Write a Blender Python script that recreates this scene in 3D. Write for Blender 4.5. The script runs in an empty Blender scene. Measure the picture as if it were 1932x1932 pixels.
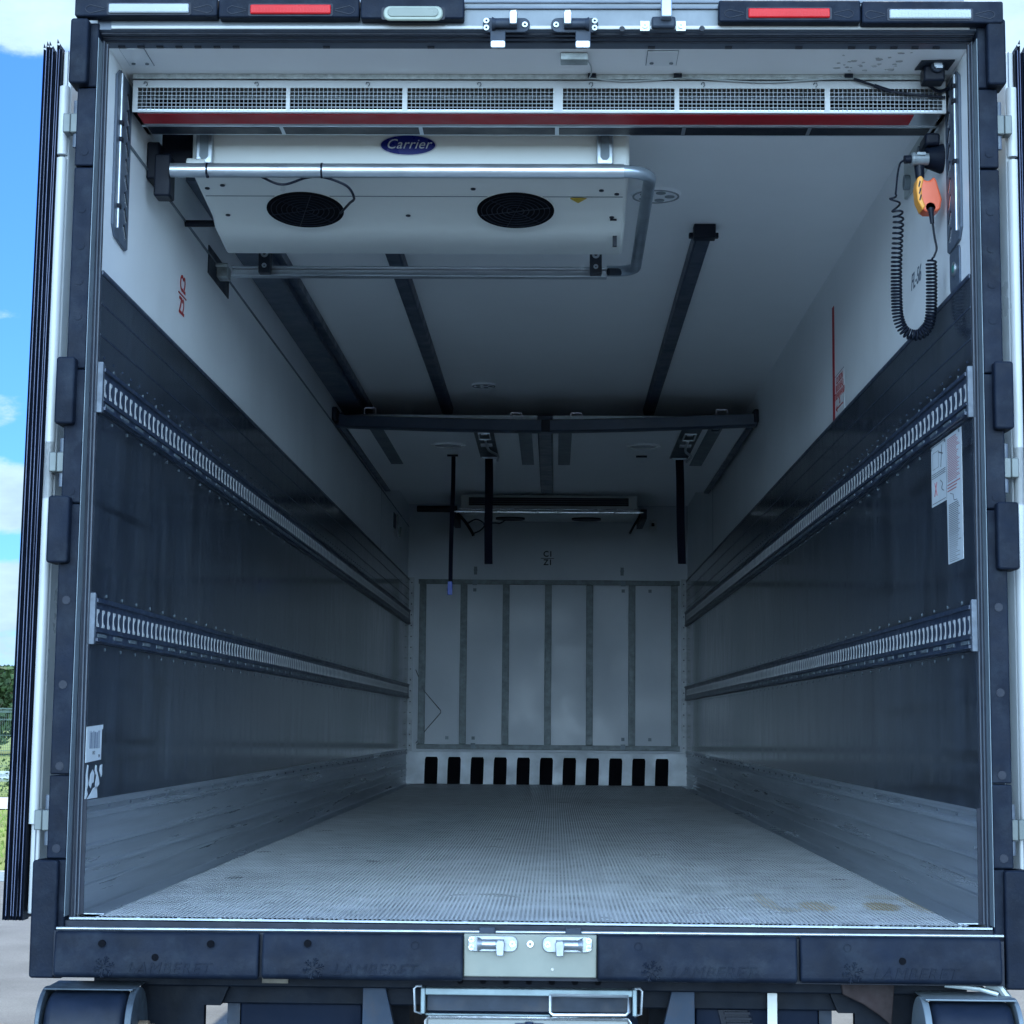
import bpy, bmesh, math, random
from mathutils import Vector, Matrix
R = math.radians
random.seed(7)
sc = bpy.context.scene
C = sc.collection
ZF = 1.2            # height of the cargo floor above the asphalt; coordinates below are measured from that floor

# ------------------------------------------------------------------ camera
cam = bpy.data.cameras.new('camera'); co = bpy.data.objects.new('camera', cam); C.objects.link(co)
yaw, pit, rol = -.0229, .1106, .0092
F = Vector((math.sin(yaw)*math.cos(pit), math.cos(yaw)*math.cos(pit), math.sin(pit)))
R0 = Vector((math.cos(yaw), -math.sin(yaw), 0)); U0 = R0.cross(F)
RR = R0*math.cos(rol)+U0*math.sin(rol); UU = RR.cross(F)
m = Matrix((RR, UU, -F)).transposed().to_4x4(); m.translation = (.065, -5.2444, .5247+ZF)
co.matrix_world = m
cam.sensor_width = 36; cam.lens = 36*3600/1932; cam.clip_end = 3000; cam.clip_start = .05
sc.camera = co
sc.render.resolution_x = sc.render.resolution_y = 1024

# ------------------------------------------------------------------ light
SUN_EL, SUN_AZ = 57, 14     # azimuth from +y towards +x
w = bpy.data.worlds.new('World'); sc.world = w; w.use_nodes = True
nt = w.node_tree; N = nt.nodes; L = nt.links
bg = N['Background']; bg.inputs[1].default_value = .15
sky = N.new('ShaderNodeTexSky'); sky.sky_type = 'NISHITA'; sky.sun_disc = False
sky.sun_elevation = R(SUN_EL); sky.sun_rotation = R(SUN_AZ); sky.altitude = 300; sky.air_density = 1.0; sky.dust_density = .05; sky.ozone_density = 3.0
tc = N.new('ShaderNodeTexCoord')
def vm(op, a, b=None):
    n = N.new('ShaderNodeVectorMath'); n.operation = op
    for i, v in enumerate((a, b)):
        if v is None: continue
        if isinstance(v, (tuple, float, int)): n.inputs[i].default_value = v
        else: L.new(v, n.inputs[i])
    return n
def mt(op, a, b=None, clamp=False):
    n = N.new('ShaderNodeMath'); n.operation = op; n.use_clamp = clamp
    for i, v in enumerate((a, b)):
        if v is None: continue
        if isinstance(v, (float, int)): n.inputs[i].default_value = v
        else: L.new(v, n.inputs[i])
    return n.outputs[0]
d = tc.outputs['Generated']
def wnoise(scale, det, sx):
    v = vm('MULTIPLY', d, (sx[0]*scale, sx[1]*scale, sx[2]*scale)).outputs[0]
    n = N.new('ShaderNodeTexNoise'); n.inputs['Scale'].default_value = 1; n.inputs['Detail'].default_value = det; n.inputs['Roughness'].default_value = .62
    L.new(v, n.inputs['Vector']); return n.outputs['Fac']
n1 = wnoise(9, 9, (1, 1, 2.4)); n2 = wnoise(34, 6, (1, 1, 2.0))
dens = mt('ADD', mt('MULTIPLY', mt('SUBTRACT', n1, .5), 2.6), mt('MULTIPLY', mt('SUBTRACT', n2, .5), 1.6))
dens = mt('ADD', dens, -.12)
for c, r, amp, kz in (((-.268, .90, .352), .075, 1.5, 1.6), ((-.28, .938, .205), .022, .9, 1), ((-.281, .949, .154), .018, .7, 1), ((-.276, .955, .110), .05, 1.5, 1.9),
                      ((-.276, .958, .066), .05, 1.3, 2.2), ((-.276, .962, .035), .06, .9, 2.5), ((.02, .93, .37), .25, 1.6, 1), ((.25, .91, .33), .2, 1.8, 1),
                      ((-.272, .925, .268), .075, -2.2, 1), ((-.276, .945, .182), .028, -1.5, 1.4), ((-.276, .958, .088), .03, -.5, 3)):
    q = vm('MULTIPLY', vm('SUBTRACT', d, c).outputs[0], (1, 1, kz)).outputs[0]
    ln = vm('LENGTH', q).outputs['Value']
    f = mt('SUBTRACT', 1.0, mt('DIVIDE', ln, r), clamp=True)
    f = mt('MULTIPLY', f, mt('SUBTRACT', 2.0, f))
    dens = mt('ADD', dens, mt('MULTIPLY', f, amp))
sq = N.new('ShaderNodeSeparateXYZ'); L.new(d, sq.inputs[0])
dens = mt('ADD', dens, mt('MULTIPLY', mt('MULTIPLY', sq.outputs[1], -1.0, clamp=True), .9))
mask = N.new('ShaderNodeMapRange'); mask.interpolation_type = 'SMOOTHSTEP'; mask.inputs['From Min'].default_value = .1; mask.inputs['From Max'].default_value = .75
L.new(dens, mask.inputs['Value'])
shade = N.new('ShaderNodeMapRange'); shade.inputs['From Min'].default_value = .3; shade.inputs['From Max'].default_value = .68
shade.inputs['To Min'].default_value = .62; shade.inputs['To Max'].default_value = 1.0
L.new(n1, shade.inputs['Value'])
cl = N.new('ShaderNodeMix'); cl.data_type = 'RGBA'; cl.blend_type = 'MULTIPLY'; cl.inputs[0].default_value = 1
cl.inputs[6].default_value = (3.5, 4.4, 5.3, 1); L.new(shade.outputs[0], cl.inputs[7])
tint = N.new('ShaderNodeMix'); tint.data_type = 'RGBA'; tint.blend_type = 'MULTIPLY'; tint.inputs[0].default_value = 1
tint.inputs[7].default_value = (.135, .275, .56, 1); L.new(sky.outputs[0], tint.inputs[6])
mx = N.new('ShaderNodeMix'); mx.data_type = 'RGBA'
sp_ = N.new('ShaderNodeSeparateXYZ'); L.new(d, sp_.inputs[0])
# clouds behind the camera, out of view, brightened to light the interior
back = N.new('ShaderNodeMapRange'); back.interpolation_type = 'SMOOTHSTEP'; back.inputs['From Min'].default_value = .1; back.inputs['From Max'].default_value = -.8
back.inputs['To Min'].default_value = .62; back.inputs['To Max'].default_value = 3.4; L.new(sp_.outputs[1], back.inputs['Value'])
# a bank of glow added low behind the camera, unseen, to light the deep interior
fill_bank = N.new('ShaderNodeMapRange'); fill_bank.interpolation_type = 'SMOOTHSTEP'; fill_bank.inputs['From Min'].default_value = .50; fill_bank.inputs['From Max'].default_value = .12
fill_bank.inputs['To Max'].default_value = 1.0
q2 = vm('LENGTH', vm('MULTIPLY', vm('SUBTRACT', d, (-.02, -1.0, .10)).outputs[0], (1, 1, 1.6)).outputs[0]).outputs['Value']; L.new(q2, fill_bank.inputs['Value'])
bk = mt('ADD', back.outputs[0], mt('MULTIPLY', fill_bank.outputs[0], 5.5))
dens_fill = mt('MAXIMUM', mask.outputs[0], mt('MULTIPLY', fill_bank.outputs[0], .95))
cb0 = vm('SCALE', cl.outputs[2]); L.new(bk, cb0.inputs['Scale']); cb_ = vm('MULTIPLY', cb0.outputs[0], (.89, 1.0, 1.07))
L.new(dens_fill, mx.inputs[0]); L.new(tint.outputs[2], mx.inputs[6]); L.new(cb_.outputs[0], mx.inputs[7])
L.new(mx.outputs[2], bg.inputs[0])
sd = bpy.data.lights.new('sun', 'SUN'); sd.energy = 2.0; sd.angle = R(.5); sd.color = (1, .97, .86)
so = bpy.data.objects.new('sun', sd); C.objects.link(so)
sv = Vector((math.sin(R(SUN_AZ))*math.cos(R(SUN_EL)), math.cos(R(SUN_AZ))*math.cos(R(SUN_EL)), math.sin(R(SUN_EL))))
so.rotation_euler = (-sv).to_track_quat('-Z', 'Y').to_euler(); so.location = (0, 0, 20)
vs = sc.view_settings; vs.view_transform = 'Standard'; vs.look = 'None'; vs.gamma = 1; vs.exposure = 1.56; vs.use_curve_mapping = False
cy = sc.cycles; cy.max_bounces = 14; cy.diffuse_bounces = 9; cy.glossy_bounces = 6; cy.transmission_bounces = 4; cy.use_denoising = True
cy.caustics_reflective = False; cy.caustics_refractive = False

# ------------------------------------------------------------------ materials
MATS = {}
def mat(name, col, rough=.5, metal=0., var=.12, scale=6., stretch=(1, 1, 1), bump=0., bscale=60., grime=0., gcol=(.05, .05, .05), gscale=3., scratch=0., spec=.5, rvar=.1, emis=0., coat=0., streak=0.):
    if name in MATS: return MATS[name]
    m = bpy.data.materials.new(name); m.use_nodes = True; t = m.node_tree; n = t.nodes; l = t.links
    p = n['Principled BSDF']; p.inputs['Metallic'].default_value = metal; p.inputs['Specular IOR Level'].default_value = spec
    tcn = n.new('ShaderNodeTexCoord'); mp = n.new('ShaderNodeMapping'); mp.inputs['Scale'].default_value = stretch; l.new(tcn.outputs['Object'], mp.inputs['Vector'])
    def noise(s, dd=5, vec=None, ro=.6):
        x = n.new('ShaderNodeTexNoise'); x.inputs['Scale'].default_value = s; x.inputs['Detail'].default_value = dd; x.inputs['Roughness'].default_value = ro
        l.new(vec or mp.outputs[0], x.inputs['Vector']); return x.outputs['Fac']
    def mapr(v, a, b, c, d_):
        x = n.new('ShaderNodeMapRange'); x.inputs['From Min'].default_value = a; x.inputs['From Max'].default_value = b
        x.inputs['To Min'].default_value = c; x.inputs['To Max'].default_value = d_; l.new(v, x.inputs['Value']); return x.outputs[0]
    def mul(c_in, fac):
        x = n.new('ShaderNodeMix'); x.data_type = 'RGBA'; x.blend_type = 'MULTIPLY'; x.inputs[0].default_value = 1; l.new(c_in, x.inputs[6]); l.new(fac, x.inputs[7]); return x.outputs[2]
    def mixc(c_in, c2, fac):
        x = n.new('ShaderNodeMix'); x.data_type = 'RGBA'; l.new(fac, x.inputs[0]); l.new(c_in, x.inputs[6]); x.inputs[7].default_value = (*c2, 1); return x.outputs[2]
    rgb = n.new('ShaderNodeRGB'); rgb.outputs[0].default_value = (*col, 1)
    v1 = noise(scale); out = mul(rgb.outputs[0], mapr(v1, .3, .7, 1-var, 1+var))
    if grime:
        g = noise(gscale, 8, None, .7); out = mixc(out, gcol, mapr(g, .5, .78, 0, grime))
    if scratch:
        mp2 = n.new('ShaderNodeMapping'); mp2.inputs['Scale'].default_value = (1, .45, 75); mp2.inputs['Rotation'].default_value = (.03, 0, 0); l.new(tcn.outputs['Object'], mp2.inputs['Vector'])
        s1 = noise(2.2, 6, mp2.outputs[0], .75); s2 = noise(1.3, 4)
        mm = n.new('ShaderNodeMath'); mm.operation = 'MULTIPLY'; l.new(mapr(s1, .6, .72, 0, 1), mm.inputs[0]); l.new(mapr(s2, .45, .65, 0, scratch), mm.inputs[1])
        out = mixc(out, tuple(min(1, c*3.0+.02) for c in col), mm.outputs[0])
    if streak:      # long dark rub marks left by pallets and tyres
        mp3 = n.new('ShaderNodeMapping'); mp3.inputs['Scale'].default_value = (1, .16, 5); mp3.inputs['Rotation'].default_value = (.035, 0, 0); l.new(tcn.outputs['Object'], mp3.inputs['Vector'])
        out = mixc(out, tuple(c*.35 for c in col), mapr(noise(2.6, 7, mp3.outputs[0], .6), .56, .70, 0, streak))
        mp4 = n.new('ShaderNodeMapping'); mp4.inputs['Scale'].default_value = (1, 9, .6); l.new(tcn.outputs['Object'], mp4.inputs['Vector'])
        out = mixc(out, tuple(c*.5 for c in col), mapr(noise(2.2, 6, mp4.outputs[0], .65), .55, .75, 0, streak*.6))
    l.new(out, p.inputs['Base Color'])
    l.new(mapr(noise(scale*1.7, 6), .3, .7, max(.03, rough-rvar), min(1, rough+rvar)), p.inputs['Roughness'])
    if bump:
        b = n.new('ShaderNodeBump'); b.inputs['Strength'].default_value = bump; b.inputs['Distance'].default_value = .004
        l.new(noise(bscale, 6), b.inputs['Height']); l.new(b.outputs[0], p.inputs['Normal'])
    if emis:
        p.inputs['Emission Color'].default_value = (*col, 1); p.inputs['Emission Strength'].default_value = emis
    if coat: p.inputs['Coat Weight'].default_value = coat; p.inputs['Coat Roughness'].default_value = .1
    MATS[name] = m; return m
white_panel = mat('white_laminate', (.82, .86, .89), .38, var=.05, scale=1.2, grime=.12, gcol=(.42, .42, .40), gscale=1.6, bump=.05, bscale=90)
ceil_m = mat('ceiling_laminate', (.90, .93, .95), .4, var=.03, scale=1.2, grime=.08, gcol=(.6, .6, .58), gscale=1.6)
white_ext = mat('white_paint', (.44, .46, .47), .35, var=.05, scale=3, grime=.2, gcol=(.35, .34, .32), gscale=5)
white_unit = mat('white_unit_shell', (.74, .78, .76), .36, var=.05, scale=2, grime=.15, gcol=(.45, .45, .42), gscale=4)
white_plastic = mat('white_plastic', (.54, .57, .59), .45, var=.04)
rubber = mat('black_rubber', (.0048, .0090, .0195), .60, var=.3, scale=8, grime=.7, gcol=(.020, .029, .043), gscale=13, spec=.15, bump=.25, bscale=120)
rubber_dk = mat('seal_rubber', (.006, .010, .022), .5, spec=.3, var=.25, scale=12, bump=.12, bscale=60)
black = mat('black_plastic', (.006, .009, .018), .42, spec=.2, var=.2)
lining = mat('anthracite_lining', (.034, .045, .063), .13, var=.36, scale=4.5, stretch=(1, 2.0, .45), grime=.7, gcol=(.072, .088, .110), gscale=2.6, scratch=.8, streak=.9, rvar=.045, spec=.22, bump=.018, bscale=5)
rail_dk = mat('anthracite_rail', (.028, .044, .080), .38, var=.2, scale=12, grime=.4, gcol=(.11, .13, .16), gscale=22)
alu = mat('worn_aluminium', (.50, .55, .60), .36, metal=.85, var=.18, scale=5, stretch=(1, .25, 4), grime=.4, gcol=(.24, .25, .26), gscale=5, bump=.06, bscale=80)
alu_kick = mat('scuffed_aluminium', (.34, .39, .45), .33, metal=.55, var=.15, scale=3.5, stretch=(1, .18, 5), grime=.35, gcol=(.22, .25, .28), gscale=3, scratch=.22, bump=.05, bscale=60)
lock_m = mat('lock_steel', (.34, .37, .40), .34, metal=.75, var=.2, scale=25)
hole_m = mat('dark_hole', (.0015, .002, .004), .8, spec=.1)
rack_m = mat('mottled_rack_steel', (.13, .16, .17), .5, metal=.2, var=.35, scale=18, grime=.5, gcol=(.08, .10, .10), gscale=20)
bright = mat('bright_metal', (.80, .83, .86), .22, metal=.9, var=.08, scale=20)
galv = mat('galvanised_steel', (.42, .47, .47), .45, metal=.6, var=.3, scale=18, grime=.5, gcol=(.3, .32, .30), gscale=25)
steel_dk = mat('dark_steel', (.030, .040, .058), .5, metal=.15, spec=.2, var=.3, scale=10, grime=.4, gcol=(.09, .075, .06), gscale=9)
chassis_m = mat('chassis_paint', (.003, .006, .012), .6, var=.4, scale=8, grime=.5, gcol=(.008, .009, .011), gscale=7, spec=.15, bump=.2)
grey_paint = mat('grey_bracket_paint', (.026, .042, .070), .5, spec=.2, var=.15, scale=9, grime=.5, gcol=(.07, .05, .04), gscale=11)
red_tape = mat('red_tape', (.40, .018, .030), .5, var=.12, spec=.15)
red_lens = mat('red_lens', (.50, .012, .016), .3, var=.06, spec=.2)
lamp_white = mat('lamp_white', (.95, .97, .98), .35, var=.03)
clear_lens = mat('clear_lens', (.30, .34, .37), .2, var=.05)
cream = mat('cream_lens', (.14, .17, .145), .3, var=.08)
orange = mat('orange_plastic', (.80, .14, .06), .42, var=.06)
orange_face = mat('amber_plastic', (.90, .38, .06), .42, var=.06)
blue_badge = mat('blue_badge', (.008, .016, .17), .3, var=.05)
blue_m = mat('blue_plastic', (.01, .06, .38), .4)
red_ink = mat('red_ink', (.38, .02, .02), .6)
black_ink = mat('black_ink', (.015, .02, .03), .6)
grey_ink = mat('grey_ink', (.10, .13, .18), .6)
paper = mat('sticker_paper', (.60, .66, .70), .5, var=.04, grime=.3, gcol=(.38, .42, .44), gscale=20)
yellow = mat('yellow_sticker', (.55, .38, .03), .5)
hinge_m = mat('hinge_steel', (.13, .15, .15), .5, metal=.2, var=.15)
track_m = mat('ceiling_track_paint', (.030, .048, .085), .40, var=.2, scale=6, grime=.4, gcol=(.07, .10, .14), gscale=8)
chan_m = mat('dark_grey_channel', (.085, .115, .16), .45, var=.12, scale=5)
grey_strip = mat('grey_aluminium_strip', (.16, .20, .23), .5, metal=.3, var=.15)
grey_cap = mat('worn_end_cap', (.09, .11, .14), .5, metal=.2, var=.25, scale=30)
frame_grey = mat('frame_profile', (.075, .10, .14), .42, var=.15, scale=8)

def floor_material():
    m = mat('ribbed_floor_aluminium', (.74, .78, .81), .36, metal=.3, var=.18, scale=2.2, grime=.6, gcol=(.42, .45, .46), gscale=2.4, bump=.25, bscale=160)
    t = m.node_tree; n = t.nodes; l = t.links; p = n['Principled BSDF']
    base = p.inputs['Base Color'].links[0].from_socket
    geo = n.new('ShaderNodeTexCoord'); sep = n.new('ShaderNodeSeparateXYZ'); l.new(geo.outputs['Object'], sep.inputs[0])
    ns = n.new('ShaderNodeTexNoise'); ns.inputs['Scale'].default_value = 9; ns.inputs['Detail'].default_value = 6; l.new(geo.outputs['Object'], ns.inputs['Vector'])
    def M_(op, a, b=None, cl_=False):
        x = n.new('ShaderNodeMath'); x.operation = op; x.use_clamp = cl_
        for i, v in enumerate((a, b)):
            if v is None: continue
            if isinstance(v, (int, float)): x.inputs[i].default_value = v
            else: l.new(v, x.inputs[i])
        return x.outputs[0]
    def ell(cx, cy_, rx, ry, soft):
        a = M_('DIVIDE', M_('SUBTRACT', sep.outputs[0], cx), rx); b = M_('DIVIDE', M_('SUBTRACT', sep.outputs[1], cy_), ry)
        dd = M_('SQRT', M_('ADD', M_('MULTIPLY', a, a), M_('MULTIPLY', b, b)))
        dd = M_('ADD', dd, M_('MULTIPLY', M_('SUBTRACT', ns.outputs['Fac'], .5), .9))
        return M_('DIVIDE', M_('SUBTRACT', 1.0, dd), soft, True)
    tot = None
    for cx, cy_, rx, ry, amp in ((.842, .47, .062, .16, .75), (1.03, .48, .062, .15, 1.0), (.705, .60, .03, .30, .5), (1.145, .58, .035, .34, .7), (.74, .36, .05, .07, .45), (1.10, .80, .09, .09, .4), (1.15, .38, .05, .1, .5)):
        e = M_('MULTIPLY', ell(cx, cy_, rx, ry, .3), amp); tot = e if tot is None else M_('MAXIMUM', tot, e)
    x = n.new('ShaderNodeMix'); x.data_type = 'RGBA'; l.new(tot, x.inputs[0]); l.new(base, x.inputs[6]); x.inputs[7].default_value = (.42, .27, .05, 1)
    dk = None
    for cx, cy_, rx, ry in ((1.055, 1.485, .035, .03), (-1.015, 1.28, .035, .05)):
        e = ell(cx, cy_, rx, ry, .2); dk = e if dk is None else M_('MAXIMUM', dk, e)
    x2 = n.new('ShaderNodeMix'); x2.data_type = 'RGBA'; l.new(dk, x2.inputs[0]); l.new(x.outputs[2], x2.inputs[6]); x2.inputs[7].default_value = (.03, .04, .05, 1)
    # yellowed dust spread towards the middle of the floor
    dn = n.new('ShaderNodeTexNoise'); dn.inputs['Scale'].default_value = 1.1; dn.inputs['Detail'].default_value = 7; l.new(geo.outputs['Object'], dn.inputs['Vector'])
    mr = n.new('ShaderNodeMapRange'); mr.inputs['From Min'].default_value = .45; mr.inputs['From Max'].default_value = .75; mr.inputs['To Max'].default_value = .35; l.new(dn.outputs['Fac'], mr.inputs['Value'])
    x3 = n.new('ShaderNodeMix'); x3.data_type = 'RGBA'; l.new(mr.outputs[0], x3.inputs[0]); l.new(x2.outputs[2], x3.inputs[6]); x3.inputs[7].default_value = (.23, .22, .18, 1)
    l.new(x3.outputs[2], p.inputs['Base Color'])
    mp_ = M_('MULTIPLY', M_('SUBTRACT', 1.0, tot), .22); l.new(mp_, p.inputs['Metallic'])
    return m
floor_m = floor_material()

# ------------------------------------------------------------------ mesh helpers
OFF = {}
class MB:
    def __init__(s): s.bm = bmesh.new()
    def face(s, pts): s.bm.faces.new([s.bm.verts.new(p) for p in pts]); return s
    def box(s, x0, x1, y0, y1, z0, z1):
        if x0 > x1: x0, x1 = x1, x0
        v = [s.bm.verts.new((x, y, z)) for x in (x0, x1) for y in (y0, y1) for z in (z0, z1)]
        for f in ((0, 1, 3, 2), (4, 6, 7, 5), (0, 4, 5, 1), (2, 3, 7, 6), (0, 2, 6, 4), (1, 5, 7, 3)): s.bm.faces.new([v[i] for i in f])
        return s
    def prism(s, pts, ax, a, b):     # pts 2d in the plane of the other two axes (in xyz order)
        def P(p, t): return {'x': (t, p[0], p[1]), 'y': (p[0], t, p[1]), 'z': (p[0], p[1], t)}[ax]
        A = [s.bm.verts.new(P(p, a)) for p in pts]; B = [s.bm.verts.new(P(p, b)) for p in pts]
        n = len(pts); s.bm.faces.new(A); s.bm.faces.new(B[::-1])
        for i in range(n): s.bm.faces.new((A[i], B[i], B[(i+1) % n], A[(i+1) % n]))
        return s
    def cyl(s, p0, p1, r, n=16, r1=None, caps=True):
        p0, p1 = Vector(p0), Vector(p1); dd = (p1-p0).normalized(); r1 = r if r1 is None else r1
        u = dd.orthogonal().normalized(); v = dd.cross(u)
        A = [s.bm.verts.new(p0+(u*math.cos(2*math.pi*i/n)+v*math.sin(2*math.pi*i/n))*r) for i in range(n)]
        B = [s.bm.verts.new(p1+(u*math.cos(2*math.pi*i/n)+v*math.sin(2*math.pi*i/n))*r1) for i in range(n)]
        for i in range(n): s.bm.faces.new((A[i], A[(i+1) % n], B[(i+1) % n], B[i]))
        if caps: s.bm.faces.new(A[::-1]); s.bm.faces.new(B)
        return s
    def ring(s, c, ax, r0, r1, h, n=32):
        c, ax = Vector(c), Vector(ax).normalized(); u = ax.orthogonal().normalized(); v = ax.cross(u)
        rows = []
        for rr, hh in ((r0, 0), (r0, h), (r1, h), (r1, 0)):
            rows.append([s.bm.verts.new(c+ax*hh+(u*math.cos(2*math.pi*i/n)+v*math.sin(2*math.pi*i/n))*rr) for i in range(n)])
        for k in range(4):
            a, b = rows[k], rows[(k+1) % 4]
            for i in range(n): s.bm.faces.new((a[i], a[(i+1) % n], b[(i+1) % n], b[i]))
        return s
    def tube(s, pts, r, n=8, closed=False):
        pts = [Vector(p) for p in pts]; rings = []; prev = None
        for i, p in enumerate(pts):
            t = (pts[min(i+1, len(pts)-1)]-pts[max(i-1, 0)]).normalized()
            u = (prev - t*prev.dot(t)).normalized() if prev is not None else t.orthogonal().normalized()
            prev = u; v = t.cross(u); rr = r[i] if isinstance(r, (list, tuple)) else r
            rings.append([s.bm.verts.new(p+(u*math.cos(2*math.pi*k/n)+v*math.sin(2*math.pi*k/n))*rr) for k in range(n)])
        for a, b in zip(rings, rings[1:]):
            for k in range(n): s.bm.faces.new((a[k], a[(k+1) % n], b[(k+1) % n], b[k]))
        s.bm.faces.new(rings[0][::-1]); s.bm.faces.new(rings[-1]); return s
    def shear(s, f):
        for v in s.bm.verts: v.co = Vector(f(v.co))
        return s
    def build(s, name, m, parent=None, bevel=0., seg=2, smooth=True, zoff=ZF):
        me = bpy.data.meshes.new(name)
        off = OFF.get(parent.name, Vector()) if parent else Vector()
        for v in s.bm.verts: v.co = v.co + Vector((0, 0, zoff)) - off
        bmesh.ops.recalc_face_normals(s.bm, faces=s.bm.faces)
        if smooth:
            for f in s.bm.faces: f.smooth = True
            for e in s.bm.edges:
                if len(e.link_faces) != 2 or e.calc_face_angle(3) > R(38): e.smooth = False
        s.bm.to_mesh(me); s.bm.free(); me.materials.append(m)
        o = bpy.data.objects.new(name, me); C.objects.link(o)
        if parent: o.parent = parent
        OFF[o.name] = off
        if bevel:
            b = o.modifiers.new('bevel', 'BEVEL'); b.width = bevel; b.segments = seg; b.limit_method = 'ANGLE'; b.angle_limit = R(40)
        return o
def tag(o, label=None, cat=None, group=None, kind=None):
    for k, v in (('label', label), ('category', cat), ('group', group), ('kind', kind)):
        if v: o[k] = v
    return o
def thing(name, loc, label, cat, group=None):      # loc in floor coordinates
    o = bpy.data.objects.new(name, None); C.objects.link(o); o.empty_display_size = .1
    o.location = Vector(loc)+Vector((0, 0, ZF)); OFF[o.name] = Vector(o.location)
    return tag(o, label, cat, group)
def solo(o, label, cat, group=None, base=None):
    """centre a one-mesh thing's origin on its base"""
    me = o.data; vs_ = [v.co for v in me.vertices]
    c = Vector(((min(v.x for v in vs_)+max(v.x for v in vs_))/2, (min(v.y for v in vs_)+max(v.y for v in vs_))/2, min(v.z for v in vs_)))
    for v in me.vertices: v.co -= c
    o.location = c; OFF[o.name] = c
    return tag(o, label, cat, group)
def text_mb(s, size, ext=.001, shear=0., bold=0., space=1., align='CENTER'):
    cu = bpy.data.curves.new('t', 'FONT'); cu.body = s; cu.size = size; cu.extrude = ext; cu.shear = shear;  cu.space_character = space
    cu.align_x = align; cu.align_y = 'CENTER'; cu.resolution_u = 3
    o = bpy.data.objects.new('t', cu); C.objects.link(o); dg = bpy.context.evaluated_depsgraph_get(); dg.update()
    me = bpy.data.meshes.new_from_object(o.evaluated_get(dg)); mb = MB(); mb.bm.from_mesh(me)
    bpy.data.objects.remove(o); bpy.data.curves.remove(cu); bpy.data.meshes.remove(me)
    return mb
def place(mb, origin, ux, uy):   # map text x -> ux, y -> uy, z -> normal
    o, ux, uy = Vector(origin), Vector(ux), Vector(uy); uz = ux.normalized().cross(uy.normalized())
    for v in mb.bm.verts: c = v.co.copy(); v.co = o+ux*c.x+uy*c.y+uz*c.z
    return mb
LW = ((0, 1, 0), (0, 0, 1))       # left wall, facing +x
RW = ((0, -1, 0), (0, 0, 1))      # right wall, facing -x
REAR = ((1, 0, 0), (0, 0, 1))     # facing -y

# ================================================================== the place: ground, grass, kerb
def ground_mat():
    m = mat('asphalt', (.120, .124, .116), .85, var=.18, scale=1.3, grime=.4, gcol=(.085, .088, .083), gscale=.6, bump=.5, bscale=45)
    t = m.node_tree; n = t.nodes; l = t.links; p = n['Principled BSDF']; base = p.inputs['Base Color'].links[0].from_socket
    tcn = n.new('ShaderNodeTexCoord'); v = n.new('ShaderNodeTexVoronoi'); v.inputs['Scale'].default_value = 90; l.new(tcn.outputs['Object'], v.inputs['Vector'])
    mr = n.new('ShaderNodeMapRange'); mr.inputs['From Max'].default_value = .6; mr.inputs['To Min'].default_value = .75; mr.inputs['To Max'].default_value = 1.2; l.new(v.outputs['Distance'], mr.inputs['Value'])
    x = n.new('ShaderNodeMix'); x.data_type = 'RGBA'; x.blend_type = 'MULTIPLY'; x.inputs[0].default_value = 1; l.new(base, x.inputs[6]); l.new(mr.outputs[0], x.inputs[7]); l.new(x.outputs[2], p.inputs['Base Color'])
    return m
grass_m = mat('grass', (.17, .21, .035), .9, var=.4, scale=.5, grime=.6, gcol=(.11, .17, .03), gscale=.9, bump=.6, bscale=30)
def sheet(name, x0, x1, y0, y1, z, m, nx=1, ny=1):
    mb = MB()
    g = [[mb.bm.verts.new((x0+(x1-x0)*i/nx, y0+(y1-y0)*j/ny, z)) for j in range(ny+1)] for i in range(nx+1)]
    for i in range(nx):
        for j in range(ny): mb.bm.faces.new((g[i][j], g[i+1][j], g[i+1][j+1], g[i][j+1]))
    return tag(mb.build(name, m, zoff=0), kind='structure')
sheet('ground', -1200, 1200, -600, 2400, -.004, mat('far_ground', (.08, .13, .03), .95, var=.3, scale=.02), 4, 4)
sheet('parking_lot', -60, 60, -60, 15.4, 0, ground_mat(), 8, 8)
sheet('lawn', -120, 120, 15.5, 31, .02, grass_m, 8, 8)
sheet('pavement', -120, 120, 31, 36.4, .04, mat('concrete_paving', (.45, .45, .44), .8, var=.12, scale=2, bump=.2), 4, 2)
sheet('meadow', -300, 300, 37, 400, .03, mat('meadow_grass', (.16, .22, .045), .95, var=.35, scale=.15, bump=.5, bscale=10), 8, 8)
tag(MB().box(-120, 120, 15.4, 15.55, 0, .1).build('kerb', mat('kerb_concrete', (.4, .4, .39), .8), zoff=0), kind='structure')
# grass blades along the verge: uncountable, one object
mb = MB()
for i in range(5200):
    y = random.uniform(15.6, 30.8); x = random.choice((-1, 1))*random.uniform(.16, .36)*(y+5)+random.uniform(-1, 1)*.5; h = random.uniform(.04, .11); a = random.uniform(0, 6.28); wd = .02
    dx, dy = math.cos(a)*wd, math.sin(a)*wd; lx, ly = random.uniform(-.04, .04), random.uniform(-.04, .04)
    mb.face([(x-dx, y-dy, .02), (x+dx, y+dy, .02), (x+lx, y+ly, h)])
tag(mb.build('grass', mat('grass_blades', (.20, .27, .05), .8, var=.4, scale=2), zoff=0, smooth=False), 'short sunlit grass on the verge beyond the asphalt', 'grass', kind='stuff')

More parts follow.
